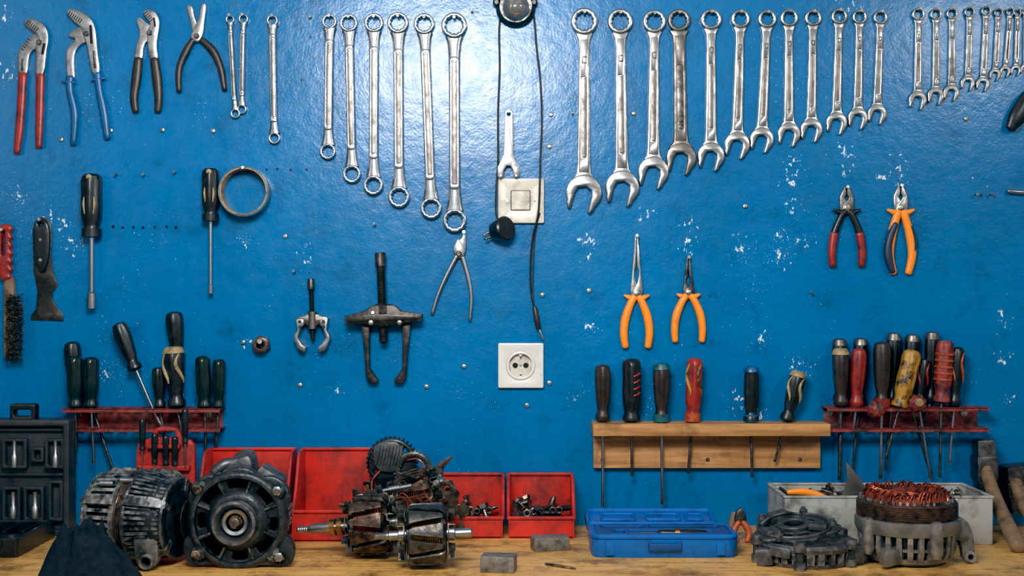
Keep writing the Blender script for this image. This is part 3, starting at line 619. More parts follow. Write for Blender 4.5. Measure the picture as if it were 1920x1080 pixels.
# ---------------- pin spanner, switch, socket, lamp, cord
t=T('pin_spanner','flat pale steel pin spanner hanging above the light switch','wrench',954,213,0,solo=True)
pp=[(947,214),(948,209),(954,206),(960,209),(962,214),(962,290),(966,302),(973,312),(974,330),(970,337),(963,334),(962,320),(957,312),(950,312),(945,320),(944,334),(938,338),(933,332),(933,314),(940,302),(945,290)]
g=G().plate([pp,circ(954,216,3.6,14)],11,14,.6)
for x in (967.5,939): g.lathe((x,331,10),(0,0,1),[(0,2.6),(9,2.6),(9.5,2)],12)
g.done(t,'pin_spanner',CHROME2);nail(954,214,22)
t=T('light_switch','ivory square light switch with a single worn rocker','light switch',976,377,0)
G().plate([rrect(934,335,1020,419,3),rrect(958,358,994,395,1.5)],0,10,2).done(t,'cover_plate',PORC)
G().plate([rrect(959,359,993,394,1.5)],4,13,1.2).done(t,'rocker',PORC)
for x in (951,1002): G().lathe((x,377,9),(0,0,1),[(0,3),(1.4,2.6),(1.5,.1)],12).done(t,'cover_screw',SCREWM)
t=T('wall_socket','white square wall power socket with round recess','power socket',976,685,0)
G().plate([rrect(934,643,1019,727,3),circ(976,685,27,40)],0,10,2).done(t,'cover_plate',PORCW)
g=G().plate([circ(976,685,27,40),circ(976,685,22,40)],2,12,1.2);g.done(t,'socket_rim',PORCW)
g=G().plate([circ(976,685,23,40),circ(966,685,2.8,12),circ(986,685,2.8,12)],1,3,.3);g.box((976,664,5),(7,5,8),1);g.box((976,706,5),(7,5,8),1);g.box((955,685,5),(3,14,7),1);g.box((997,685,5),(3,14,7),1);g.done(t,'socket_insert',PORC)
for y in (665,705): G().box((976,y+(3 if y<680 else -3),7),(4,4,5),.6).done(t,'earth_contact',CHROME)
for x in (966,986): G().lathe((x,685,.6),(0,0,1),[(0,5.2),(2.6,5.2)],16).done(t,'pin_hole',HOLE)
G().lathe((976,685,2),(0,0,1),[(0,3),(2,2.6),(2.1,.1)],12).done(t,'cover_screw',SCREWM)
t=T('wall_lamp','round wall lamp with dark base and clear glass dome','lamp',967,18,0)
G().lathe((967,16,0),(0,0,1),[(0,37),(8,37),(14,34),(20,30),(20,24),(6,22)],36).box((967,-10,8),(30,22,14),3).done(t,'lamp_base',STEELD)
G().lathe((967,18,12),(0,.1,1),[(0,25),(10,25),(20,22),(28,16),(32,8),(33,.1)],32).done(t,'glass_dome',GLASS)
for x in (931,1001): G().lathe((x,8,6),(0,0,1),[(0,7),(10,7),(13,4)],10).done(t,'clamp_knob',BLACK)
t=T('power_cord','thin black two-branch cord with plug and barrel connector','cord',967,50,0)
G().tube([(940,16,8),(936,60,6),(937,130,4),(934,210,4),(934,300,5),(931,350,14),(930,395,14),(934,414,18)],1.9,8,6).done(t,'cord',CABLE)
G().tube([(998,12,8),(1003,50,8),(1006,90,6),(1013,150,5),(1016,230,4),(1013,300,6),(1012,340,13),(1009,400,13),(999,445,6),(995,490,4),(995,540,4),(1003,585,5)],1.9,8,6).done(t,'cord',CABLE)
G().tube([(1012,400,13),(1003,440,6),(1000,500,4),(999,550,4),(1004,588,5)],1.3,6,6).done(t,'cord',CABLE)
G().lathe((1002,574,7),(.18,1,0),[(0,3),(3,4.6),(18,5),(22,5.6),(40,5),(44,3)],16).done(t,'barrel_connector',BROWNG)
G().tube([(1010,616,7),(1018,636,6)],2,8).done(t,'connector_pin',SCREWM)
G().lathe((934,433,16),(.75,-.18,.8),[(-10,8),(-6,18),(4,21),(16,23),(22,23),(25,20),(25.5,.1)],28,.05,24,-7,18).done(t,'plug',BLACK)
G().lathe((930,428,14),(-.8,.5,.15),[(8,2.6),(28,2.2),(29,1)],10).done(t,'plug_pin',STEELD)
G().lathe((933,438,14),(-.8,.4,.2),[(8,2.6),(26,2.2),(27,1)],10).done(t,'plug_pin',STEELD)
t=T('knife','black handled utility knife hanging at an angle','knife',1905,215,.002)
G().tube([(1950,165,10),(1925,188,10),(1905,218,10),(1890,242,10)],[(13,8),(17,9),(17,9),(10,7)],14,5).done(t,'handle',BLACK)
G().plate([[(1935,150),(1965,140),(1975,160),(1950,176)]],8,11,.5).done(t,'blade',STEELD)
nail(1950,165,24)
t=T('wall_hook_pin','bare steel pin projecting sideways on the wall','pin',1905,360,0,solo=True)
G().tube([(1888,359,8),(1910,361,8),(1960,364,8)],4,12).tube([(1950,363,-4),(1950,363,8)],3,8).done(t,'wall_hook_pin',CHROME)
# ================= BENCH THINGS
t=T('socket_case','open black plastic socket set case standing against the wall','tool case',10,1003)
by=1003
g=G();g.plate([rrect(-160,786,133,by,7)],-30,-8,2.5)
g.plate([rrect(-160,786,133,by,7),rrect(-150,798,122,by-12,5)],-10,12,2).done(t,'lid',DGREY)
g=G();
for (a,b_,c,e) in ((6,822,52,878),(60,838,84,866),(86,822,122,878),(6,912,40,976),(46,912,84,976),(92,900,120,976),(-60,822,-4,878),(-60,912,-4,976)):
    g.plate([rrect(a,b_,c,e,3),rrect(a+6,b_+6,c-6,e-6,3)],-9,7,1.5)
for y in (806,890,990): g.box((-14,y,-4),(270,5,10),1.5)
g.done(t,'socket_tray',DGREY)
g=G();g.plate([rrect(20,757,68,792,5),rrect(28,768,60,780,4)],-16,6,2);g.done(t,'carry_handle',BLACK)
gg=G();gg.plate([rrect(-160,22,112,205,6),rrect(-150,30,102,197,5)],970,1003,3,'XY').plate([rrect(-158,24,110,203,6)],990,1002,1,'XY')
for k in range(7): gg.box((-125+k*34,984,60),(6,14,70),2)
for k in range(5): gg.box((-120+k*48,984,150),(34,12,60),3)
gg.box((-20,978,206),(40,14,5),1.5);gg.box((70,978,206),(30,14,5),1.5)
gg.done(t,'base_tray',BLACK)
def sock(x,y0,y1,r):
    t=T('socket_bit','steel socket bit clipped in the black case','socket',x,y1,.136,'sockets in the black case',solo=True)
    G().lathe((x,y0,0),(0,1,0),[(0,r*.5),(.5,r*.6),((y1-y0)*.5,r*.6),((y1-y0)*.58,r),(y1-y0,r),(y1-y0,r*.6),(y1-y0-6,r*.5)],20).done(t,'socket_bit',CHROME2)
for a in ((27,826,876,5.5),(104,826,876,5.5),(25,922,972,6.5),(66,922,972,6.5)): sock(*a)
# black cloth: soft crumpled folds
t=T('work_cloth','crumpled dark cloth heaped on the bench edge','cloth',165,1088,solo=True)
g=G();R=[];nr=50;ns=150
def sn(x,y,z): return noise.noise(Vector((x,y,z)))
for i in range(nr+1):
    q=i/nr;ring=[]
    for k in range(ns):
        a=2*math.pi*k/ns
        f1=math.sin(a*5+1.3)*.07+math.sin(a*3+.4)*.08+math.sin(a*11)*.03*q
        rad=(1+92*q*(1+f1));x=rad*math.cos(a);y=rad*math.sin(a)*.66
        env=math.sin(math.pi*min(q*.7+.3,1))**.6 if q<1 else 0
        wx=x+26*sn(x*.018,y*.018,3);wy=y+26*sn(x*.018,y*.018,8)
        f=math.sin(wx*.055+wy*.03+2*sn(x*.025,y*.02,1));f2=math.sin(wx*.035-wy*.085+3*sn(x*.02,y*.03,5))
        fold=math.sqrt((1-abs(f))**2+.02)*20+math.sqrt((1-abs(f2))**2+.02)*17+6*sn(x*.06,y*.06,2)
        bl=math.exp(-(((x+18)/62)**4+((y+4)/60)**4))
        h=(52+50*bl)*(1-q**4)+env*(fold-17)
        h=max(h,1.5) if q<1 else .4
        ring.append(V((168+x,1088-h,y+env*5*f)))
    R.append(ring)
g.rings(R,cap=True);o=g.done(t,'work_cloth',CLOTH,ang=180)
t=T('screwdriver_holder','red plastic holder case with carrying loop','tool holder',312,1000,.07)
G().plate([chk([(262,826),(284,822),(290,806),(300,799),(328,799),(338,806),(344,822),(364,826),(368,850),(366,1003),(256,1003),(257,850)],1),rrect(298,808,330,820,5)],-6,8,2).box((312,875,14),(96,10,14),2).box((312,835,14),(60,8,14),2).done(t,'holder_panel',REDB)
for x,y0,L in ((267,785,60),(290,812,58),(311,816,56),(328,818,56),(347,766,66)):
    sd(x,y0,x,y0+L,6.5,x,y0+L+48,BLACK,'miniature black precision screwdriver in the red holder',.09,'precision screwdrivers in the red holder','B',shr=1.5,shm=CHROME)
# bins
def bin_(x0,x1,yt,yf,dback,lip,lab):
    df=D*(1-445/(yf-540)); t=T('storage_bin',lab,'storage bin',(x0+x1)/2,yf,df,'red storage bins on the bench')
    dep=(df-dback)/t.s
    zt=(540-yt)*((D-dback)/D*.001); ptop=t.ay-((CZ+zt-ZB)/t.s)
    w=3
    side=[(-dep,t.ay),(0,t.ay),(2,lip),(-dep*.12,lip-2),(-dep*.3,lip-(lip-ptop)*.35),(-dep*.5,ptop+ (lip-ptop)*.15),(-dep*.62,ptop),(-dep,ptop)]
    g=G()
    for xa in (x0,x1-w): g.plate([side],xa,xa+w,.8,'YZ')
    g.plate([rrect(x0+1,-dep,x1-1,0,2)],t.ay-4,t.ay-.2,.5,'XY')
    g.plate([rrect(x0,ptop,x1,t.ay-1,3)],-dep,-dep+w,.8)
    g.plate([rrect(x0,lip,x1,t.ay-1,3)],-w,0,.8)
    for k in range(1,4):
        xx=x0+(x1-x0)*k/4; g.box((xx,(ptop+t.ay)/2,-dep+w+.5),(2,(t.ay-ptop)*.8,2),.5)
    g.done(t,'bin_body',REDB)
    g=G();g.box(((x0+x1)/2,lip-1,0),(x1-x0+4,6,7),2)
    g.box(((x0+x1)/2,ptop,-dep+4),(x1-x0+4,6,7),2)
    for xa in (x0,x1):
        P=[(xa,ptop,-dep+3),(xa,ptop,-dep*.62),(xa,ptop+(lip-ptop)*.15,-dep*.5),(xa,lip-(lip-ptop)*.35,-dep*.3),(xa,lip-2,-dep*.1),(xa,lip,0)]
        g.tube(P,3.2,8,3)
    g.done(t,'rim',REDB)
bin_(364,532,841,1016,.02,960,'large red plastic storage bin behind the alternators')
bin_(547,700,841,1016,.02,960,'large red plastic storage bin beside another bin')
bin_(815,943,888,1010,.012,972,'small red plastic storage bin filled with bolts')
bin_(953,1077,888,1010,.012,972,'small red plastic storage bin with loose hardware')
def bolt(px,py,d,ang,L,r,m,tilt=.3):
    t=T('bolt','worn steel bolt lying in a red bin','bolt',px,py,d,'hardware in the red bins',solo=True)
    a=math.radians(ang);ax=(math.cos(a),math.sin(a),tilt)
    g=G();g.lathe((px,py,0),ax,[(-L/2,r*1.9),(-L/2+r*1.3,r*1.9)],6);g.lathe((px,py,0),ax,[(-L/2+r,r)]+[(-L/2+r*1.5+k*1.8,r*(1 if k%2 else .86)) for k in range(int((L-r*2)/1.8))]+[(L/2,r*.6)],12)
    g.done(t,'bolt',m)
def hexnut(px,py,d,r,m):
    t=T('hex_nut','loose steel hex nut lying in a red bin','nut',px,py,d,'hardware in the red bins',solo=True)
    g=G();g.plate([circ(px,py,r,6,.4),circ(px,py,r*.5,14)],-r*.4,r*.4,.8);g.done(t,'hex_nut',m)
for cx in (880,1014):
    for k in range(20):
        x=cx+random.uniform(-44,44);dd=random.uniform(.035,.1);h=random.uniform(.018,.05)
        py=540+(445-h*1000)*D/(D-dd);bolt(x,py,dd,random.uniform(-75,75),random.uniform(26,50),random.uniform(3.5,6),random.choice([CHROME2,STEELD,RUST,STEELB]),random.uniform(-.4,.4))
    for k in range(7):
        x=cx+random.uniform(-44,44);dd=random.uniform(.06,.11);py=540+(445-42)*D/(D-dd);hexnut(x,py,dd,random.uniform(6,9),random.choice([CHROME2,STEELD,RUST]))
# alternator (side on)
F=(0,0,1);U=(0,-1,0)
t=T('alternator','dirty grey and black alternator lying on its side with ribbed pulley','alternator',265,1054)
o=(262,966,0);ax=(1,.02,.22)
G().lathe(o,ax,[(-84,.1),(-84,44),(-76,54),(-70,62),(-66,66),(-12,74),(12,76),(60,75),(74,68),(84,50),(90,30)],40).done(t,'core_body',ALUD)
g=G().fins(o,ax,38,56,78,-76,-14,.5,66,83)
for k in range(20): g.wedge(o,ax,-88,-76,2*math.pi*k/20,.07,.08,22,54,40,76)
g.lathe(o,ax,[(-90,16),(-90,30),(-80,34),(-80,16)],30)
g.lathe(o,ax,[(-80,50),(-80,74),(-72,79),(-66,79),(-66,50)],48)
g.lathe(o,ax,[(-20,60),(-20,82),(-10,84),(-10,60)],48)
for a in (.4,1.7,2.6,3.9,5.2):
    g.claw(o,ax,[(-86,.1,30,70),(-70,.12,50,86),(-12,.12,60,89)],a,3)
g.done(t,'rear_housing',ALU)
g=G().fins(o,ax,52,66,85,12,80,.55,54,70)
for a,b_ in ((9,87),(78,75)): g.lathe(o,ax,[(a-4,60),(a-4,b_-2),(a,b_),(a+4,b_-2),(a+4,60)],48)
for a in (.4,1.7,2.6,3.9,5.2): g.claw(o,ax,[(8,.12,60,89),(60,.12,60,88),(84,.1,40,72)],a,3)
g.done(t,'front_housing',ALUD)
G().lathe(o,ax,[(-9,66),(-9,81)]+[(-7+k*1.6,81.5 if k%2 else 80) for k in range(9)]+[(7,81),(7,66)],48).done(t,'laminated_core',RUST)
G().lathe(o,ax,[(84,18),(86,38)]+[(87+k*2,38 if k%2 else 32) for k in range(8)]+[(103,38),(104,20),(106,14)],40).done(t,'pulley',STEELB)
G().lathe(o,ax,[(-102,.1),(-102,9),(-97,12),(-84,14)],20).done(t,'shaft_end',RUST)
for (x,y,z,m_) in ((184,940,28,BRASS),(184,990,30,CHROME2)): G().lathe((x,y,z),(-1,0,.2),[(-6,5),(8,5),(9,4)],8).done(t,'terminal',m_)
for (x,y,z) in ((212,900,42),(250,894,44),(214,1022,50)): G().lathe((x,y,z),(-1,0,-.2),[(-16,6),(10,6),(11,3)],10).done(t,'through_bolt',CHROME2)
G().plate([chk([(272,985),(314,985),(320,1030),(312,1046),(298,1053),(282,1046),(276,1030)],1),circ(297,1036,9,20)],56,80,3).lathe((297,1036,80),F,[(-20,14),(4,14),(4,9),(-20,9)],24).done(t,'mounting_lug',ALU)
# alternator facing
t=T('alternator','large greasy black alternator facing forward with exposed pulley','alternator',455,1058)
CX,CY=452,970
out=[]
for k in range(90):
    a=2*math.pi*k/90;r=92
    for la,lw,lr in ((math.radians(44),.24,128),(math.radians(137),.24,122),(math.radians(-36),.2,110),(math.radians(-140),.2,106),(math.radians(-85),.14,98)):
        dd=abs((a-la+math.pi)%(2*math.pi)-math.pi)
        if dd<lw*2: r=max(r,92+(lr-92)*max(0,1-(dd/(lw*2))**2)**.7)
    out.append((CX+r*math.cos(a),CY+min(r*math.sin(a),84 if math.sin(a)>0 else 999)))
slots=[]
for (a0,hw,r0,r1) in ((.1,.17,60,74),(.72,.24,58,76),(1.5,.2,60,73),(2.3,.3,58,76),(3.15,.2,60,73),(3.9,.26,58,76),(4.75,.3,60,75),(5.55,.24,58,76)):
    slots.append([(CX+rr_*math.cos(a0+s_),CY+rr_*math.sin(a0+s_)) for rr_,s_ in ((r0,-hw),(r1-2,-hw),(r1,-hw*.5),(r1,hw*.5),(r1-2,hw),(r0,hw),(r0-1,0))])
holes=[circ(CX+r_*math.cos(math.radians(a_)),CY+r_*math.sin(math.radians(a_)),h_,14) for r_,a_,h_ in ((107,42,7),(103,140,7),(96,-36,5),(94,-140,5))]
g=G().plate([out]+slots+holes,10,32,4)
g.lathe((CX,CY,28),F,[(0,93),(6,92),(10,88),(12,84),(11,79),(6,77),(0,77)],64)
g.lathe((CX,CY,28),F,[(0,60),(6,58),(10,54),(13,50),(15,47),(15,40),(4,40)],48)
for a0 in (.4,1.12,1.9,2.75,3.52,4.3,5.15,5.85):
    g.claw((CX,CY,28),F,[(0,.05,50,80),(7,.045,50,79),(10,.03,51,77)],a0,2)
for a0 in (.75,2.45,-.62,-2.44):
    g.lathe((CX+92*math.cos(a0),CY+min(92*math.sin(a0),70),20),F,[(0,16),(16,15),(20,12),(20,.1)],20)
g.done(t,'front_housing',ALUD)
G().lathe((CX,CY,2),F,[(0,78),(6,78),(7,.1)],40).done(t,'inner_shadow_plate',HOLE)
G().fins((CX,CY,8),F,11,20,74,0,3,.3).lathe((CX,CY,8),F,[(0,.1),(0,60),(2,60),(2,.1)],30).done(t,'cooling_fan',STEELB)
G().lathe((CX,CY,-90),F,[(0,60),(10,74),(16,78),(70,79),(104,80)],48).fins((CX,CY,-90),F,44,76,85,16,96,.5).done(t,'rear_body',ALU)
G().lathe((CX,CY,34),F,[(0,39),(12,40),(16,40),(18,37),(20,40),(24,40),(26,38),(28,40),(32,40),(33,35),(24,29),(12,28),(12,15)],44).done(t,'pulley',ALUK)
G().lathe((CX,CY,40),F,[(0,25),(14,25),(16,23),(14,17),(6,16)],32).done(t,'bearing_ring',CHROME2)
G().lathe((CX,CY,40),F,[(0,14),(8,14),(9,12)],6).lathe((CX,CY,40),F,[(0,8),(16,8),(17,6)],16).done(t,'shaft_nut',RUST)
G().box((436,882,-28),(78,40,60),10,(0,-16,0)).lathe((452,868,-56),F,[(0,20),(34,20),(38,17),(38,10),(34,8)],28).box((398,902,-20),(50,30,56),9,(0,-38,0)).box((504,898,-20),(54,30,56),9,(0,34,0)).tube([(402,886,0),(420,872,-6),(442,868,-14)],[10,11,9],14,3).done(t,'regulator_housing',ALUK)
for x,y in ((377,1032),(530,1036),(527,914),(380,911)):
    G().lathe((x,y,36),F,[(0,9),(8,9),(9,7)],6).lathe((x,y,44),F,[(0,5),(3,5)],12).done(t,'bolt',CHROME2 if x>500 else RUST)
# rotors
def rotor(lab,o,ax,x0,x1,R,t0,t1,d_anchor,sl=True,m=RUST,coil=COPPER):
    t=T('alternator_rotor',lab,'alternator rotor',*d_anchor)
    G().lathe(o,ax,[(t0,.1),(t0,5),(t0+3,7)]+[(t0+5+k*2,7 if k%2 else 6) for k in range(10)]+[(t0+26,7),(t0+28,9),(x0-20,9),(x0-18,13),(x1+18,13),(x1+20,9),(t1-3,9),(t1,6),(t1,.1)],20).done(t,'shaft',CHROME2)
    if sl:
        for q in (48,34): G().lathe(o,ax,[(x0-q,9),(x0-q,16),(x0-q+10,16),(x0-q+10,9)],28).done(t,'slip_ring',BRASS)
    G().lathe(o,ax,[(x0+6,10)]+[(x0+7+k*2,R*(.76 if k%2 else .73)) for k in range(int((x1-x0-14)/2))]+[(x1-6,10)],36).done(t,'field_coil',coil)
    for (xa,xb,s_,ph) in ((x0,x1,1,.3),(x1,x0,-1,.3+math.pi/6)):
        g=G().lathe(o,ax,[(xa-2*s_,12),(xa-4*s_,R*.42),(xa-2*s_,R*.56),(xa+7*s_,R*.58),(xa+7*s_,12)],36)
        for k in range(6):
            a=2*math.pi*k/6+ph
            g.claw(o,ax,[(xa-4*s_,.2,R*.3,R*.6),(xa-2*s_,.27,R*.35,R*.84),(xa+3*s_,.27,R*.5,R*.97),(xa+9*s_,.27,R*.72,R),(xa+12*s_,.25,R*.8,R),(xb-8*s_,.11,R*.88,R),(xb-3*s_,.07,R*.9,R*.97)],a)
        g.done(t,'claw_pole',m)
        g=G().lathe(o,ax,[(xa-8*s_,14),(xa-8*s_,R*.55),(xa-6*s_,R*.55),(xa-6*s_,14)],30)
        for k in range(11):
            th=2*math.pi*k/11+(k%3)*.06
            g.wedge(o,ax,xa-8*s_,xa-6.5*s_,th,.14,.14,R*.4,R*.82)
            g.wedge(o,ax,xa-19*s_,xa-7*s_,th+.12,.02,.025,R*.5,R*.8,R*.45,R*.82)
        g.done(t,'fan_blades',STEELB)
    return t
rotor('rusty alternator rotor with slip rings lying on the bench',(690,984,0),(1,-.1,.15),-24,42,58,-138,88,(690,1044))
rotor('oily alternator rotor with claw poles lying in front of others',(800,1002,0),(1,-.03,-.05),-34,34,58,-98,86,(800,1064),sl=False,m=STEELD,coil=BRASS)
rotor('small rusty rotor stacked on top of the pile',(775,922,0),(1,-.35,.1),-24,36,40,-62,64,(770,925,.19),sl=False,m=RUST)
t=T('alternator_cover','black plastic alternator rear cover with vent slots','alternator cover',735,900,.14)
sl=[]
for k in range(7):
    a=math.radians(150+ k*28);sl.append([(735+rr_*math.cos(a+s_),868+rr_*math.sin(a+s_)) for rr_,s_ in ((22,-.12),(38,-.12),(38,.12),(22,.12))])
G().plate([circ(735,868,46,44),circ(735,868,12,24)]+sl,-4,10,3).fins((735,868,-4),F,34,40,49,-14,4,.5).done(t,'cover_shell',BLACK)
g=G().plate([chk([(700,838),(715,826),(752,826),(760,860),(745,885),(705,880)],1)],8,18,2)
for k in range(8): g.box((711+k*6,850,20),(2.2,36,7),.6,(0,12,0))
g.done(t,'regulator',ALUK)
for pts in ([(715,880,14),(700,900,24),(705,925,34),(722,940,40)],[(745,884,14),(752,905,30),(740,925,38)],[(760,862,12),(784,858,20),(798,872,26),(796,890,28)]):
    G().tube(pts,1.8,8,5).done(t,'lead_wire',COPPER)
t=T('alternator_housing','sooty broken alternator bracket standing behind the rotors','alternator housing',745,985,.08)
ob=[]
for k in range(64):
    a=2*math.pi*k/64;r=60+8*math.sin(a*3+.6)+5*math.sin(a*7)+(6 if k%8<3 else 0);ob.append((745+r*math.cos(a),928+min(r*math.sin(a),54)))
sl=[[(745+rr_*math.cos(.7*k+s_),928+rr_*math.sin(.7*k+s_)) for rr_,s_ in ((24,-.2),(42,-.2),(44,0),(42,.2),(24,.2))] for k in range(9)]
G().plate([ob,circ(745,928,14,20)]+sl,-8,6,3).fins((745,928,-8),F,26,48,60,0,24,.4).done(t,'bracket_casting',ALUK)
t=T('stator_ring','toothed laminated steel ring standing on the pile','alternator part',775,925,.15,solo=True)
G().plate([circ(775,880,34,48),star(775,880,26,24,.84)],-6,8,1.5).fins((775,880,-6),F,30,33,37,0,10,.4).done(t,'stator_ring',STEELD)
t=T('metal_bracket','thin curved rusty metal strip leaning over the pile','metal strip',820,940,.13,solo=True)
G().plate([[(806,935),(800,918),(808,890),(822,868),(850,852),(848,858),(832,878),(830,905),(824,930)]],0,3,.8).done(t,'metal_bracket',RUST)
t=T('shaft_pin','long polished steel pin lying across the scrap pile','pin',735,918,.24,solo=True)
G().lathe((712,922,0),(1,-.2,.1),[(0,4),(1,5),(18,5),(19,7),(40,7),(41,5),(62,5),(63,3)],16).done(t,'shaft_pin',CHROME2)
t=T('metal_bracket','folded rusty bracket with bolt holes standing in the pile','bracket',820,955,.2,solo=True)
G().plate([[(812,905),(846,898),(862,925),(856,968),(838,972),(830,940),(812,930)],circ(838,915,5,14),circ(846,950,5,14)],0,5,1).done(t,'metal_bracket',RUST)
t=T('scrap_wire','tangled copper field wires drooping over the rotors','wire',760,960,.3,solo=True)
g=G()
for k in range(7):
    x=735+k*8;g.tube([(x,945+random.uniform(-6,6),-6),(x+10,930+random.uniform(-8,8),4),(x+26,938+random.uniform(-8,8),10),(x+34,958+random.uniform(-6,8),6)],1.3,6,5)
g.done(t,'scrap_wire',COPPER)
t=T('brush_holder','small black brush holder block with brass tabs in the pile','alternator part',700,935,.27)
G().box((700,930,0),(34,22,20),3,(0,-18,0)).box((712,918,4),(12,18,12),2,(0,-18,0)).done(t,'holder_block',BLACK)
G().box((690,916,6),(6,16,3),.8,(0,-10,0)).done(t,'brass_tab',BRASS)
rs=random.Random(3)
for k,(x,y,dd) in enumerate([(672,932,.2),(655,950,.2),(730,948,.25),(752,958,.29),(846,948,.25),(862,985,.24),(838,925,.18),(715,962,.3),(868,960,.2),(690,908,.16),(818,902,.16),(765,900,.22)]):
    t=T('metal_fragment','jagged greasy sheet metal fragment caught in the scrap pile','metal scrap',x,y,dd,'fragments in the scrap pile',solo=True)
    n_=rs.randint(6,9);R_=rs.uniform(11,20);pts=[]
    for j in range(n_):
        a=2*math.pi*j/n_;r=R_*rs.uniform(.45,1.1);pts.append((r*math.cos(a)*1.4,r*math.sin(a)*.8))
    g=G().plate([pts],0,rs.uniform(2,4),.5);g.lathe((R_*.5,0,2),F,[(0,R_*.22),(6,R_*.22)],8)
    bmesh.ops.transform(g.bm,matrix=Matrix.Translation(V((x,y,0)))@Matrix.Rotation(rs.uniform(0,6.28),4,'Y')@Matrix.Rotation(rs.uniform(-1,1),4,'X')@Matrix.Rotation(rs.uniform(-.8,.8),4,'Z'),verts=g.bm.verts)
    g.done(t,'metal_fragment',rs.choice([RUST,STEELB,STEELD,DULL]))
# steel blocks and drill bit
for (x0,w,h,dp,an,py,m) in ((935,64,30,44,-8,1070,GREYC),(1031,68,25,38,12,1030,GREYC)):
    t=T('steel_block','small rough grey metal block lying on the bench','metal block',x0,py,None,'metal blocks on the bench',solo=True)
    G().box((x0,py-h/2,0),(w,h,dp),2.5,(0,0,an)).done(t,'steel_block',m)
t=T('drill_bit','short dark twist drill bit lying on the bench','drill bit',1050,1064,solo=True)
G().tube([(1024,1061.5,-20),(1050,1061.5,0),(1078,1061.5,20)],[2.6,3,1.6],8).done(t,'drill_bit',RUST)
# ---------------- blue tool case
yf=1046;t=T('tool_case','open blue plastic tool case with screwdriver inside','tool case',1247,yf)
x0,x1=1110,1386;H=42;dp=120
G().plate([rrect(x0,-dp,x1,0,22,8),rrect(x0+10,-dp+10,x1-10,-10,14,8)],yf-H,yf-1,9,'XY').plate([rrect(x0+2,-dp+2,x1-2,-2,20,8)],yf-14,yf,4,'XY').plate([rrect(x0-2,-dp-2,x1+2,2,23,8),rrect(x0+8,-dp+8,x1-8,-8,14,8)],yf-H-1,yf-H+8,3.5,'XY').box((x0+34,yf-H*.4,0),(16,24,5),2).box((x1-34,yf-H*.4,0),(16,24,5),2).done(t,'case_base',BLUEC)
g=G().plate([rrect(x0+8,-dp+8,x1-8,-8,14,8),chk([(x0+40,-56),(x0+70,-60),(x1-90,-60),(x1-44,-52),(x1-40,-34),(x1-90,-24),(x0+70,-24),(x0+40,-30)],2),rrect(x0+24,-106,x0+104,-72,8),rrect(x0+118,-106,x1-24,-72,8)],yf-H-1,yf-20,4,'XY').plate([rrect(x0+8,-dp+8,x1-8,-8,14,8)],yf-H+9,yf-18,1,'XY')
g.box((1180,yf-H+5,-42),(10,10,34),2).box((1320,yf-H+5,-42),(10,10,34),2).done(t,'tray_insert',BLUED)
G().box((1247,yf-H*.5,4),(60,14,8),3).box((1220,yf-H*.5,1),(10,18,6),2).box((1274,yf-H*.5,1),(10,18,6),2).done(t,'carry_handle',BLUED)
lid=G();lx0,lx1=x0-2,x1-18
lidM=Matrix.Translation(V((0,yf-26,-dp-6)))@Matrix.Rotation(math.radians(8),4,'X')
lid.plate([rrect(lx0,-96,lx1,0,16,8)],-10,2,1,'XY').plate([rrect(lx0,-96,lx1,0,18,8),rrect(lx0+9,-87,lx1-9,-9,12,8)],-18,3,5,'XY')
for q in ((lx0+30,-72,lx0+100,-30),(lx0+120,-72,lx1-70,-30),(lx1-60,-72,lx1-24,-30)): lid.plate([rrect(*q,8),rrect(q[0]+5,q[1]+5,q[2]-5,q[3]-5,6)],-15,-8,2,'XY')
bmesh.ops.transform(lid.bm,matrix=lidM,verts=lid.bm.verts)
lid.done(t,'case_lid',BLUEC)
for x in (x0+60,x1-60): G().lathe((x-14,yf-28,-dp-3),(1,0,0),[(0,5),(28,5)],12).done(t,'hinge',BLUED)
t2=T('ratchet_screwdriver','small dark screwdriver lying in the blue case','screwdriver',1270,1000,.25)
G().tube([(1180,1000,0),(1215,1000,0),(1240,1000,0)],[2,2.2,2.2],10,3).done(t2,'shaft',CHROME)
G().tube([(1325,1002,4),(1355,1002,4)],[2.5,1.5],8).done(t2,'spare_bit',CHROME)
G().lathe((1232,1000,0),(1,0.02,.05),[(0,3),(4,7),(12,8),(32,7.5),(36,9),(64,10),(90,9),(96,5)],18,.1,8,32,92).done(t2,'handle',BLACK)
G().lathe((1264,1000,1.5),(1,.02,.05),[(0,8),(1,10),(10,10),(11,8)],16).done(t2,'brass_collar',BRASS)
t=T('combination_pliers','worn pliers with dark orange handles standing by the case','pliers',1388,1016,.15)
for dx in (-1,1):
    G().tube([(1388+dx*4,978,6),(1388+dx*12,990,8),(1388+dx*14,1002,12),(1388+dx*9,1012,18)],[5,6.5,6,4.5],12,4).done(t,'handle',ORANGE2)
G().plate([chk([(1376,975),(1380,958),(1388,950),(1396,958),(1400,975),(1394,984),(1382,984)],1)],-4,8,2).done(t,'jaw',STEELD)
t=T('wooden_handle','short brown wooden tool handle standing behind the case','handle',1372,1008,.12,solo=True)
G().tube([(1368,1006,0),(1372,985,0),(1378,964,-4)],[6,7.5,6],12,4).done(t,'wooden_handle',WOODD)
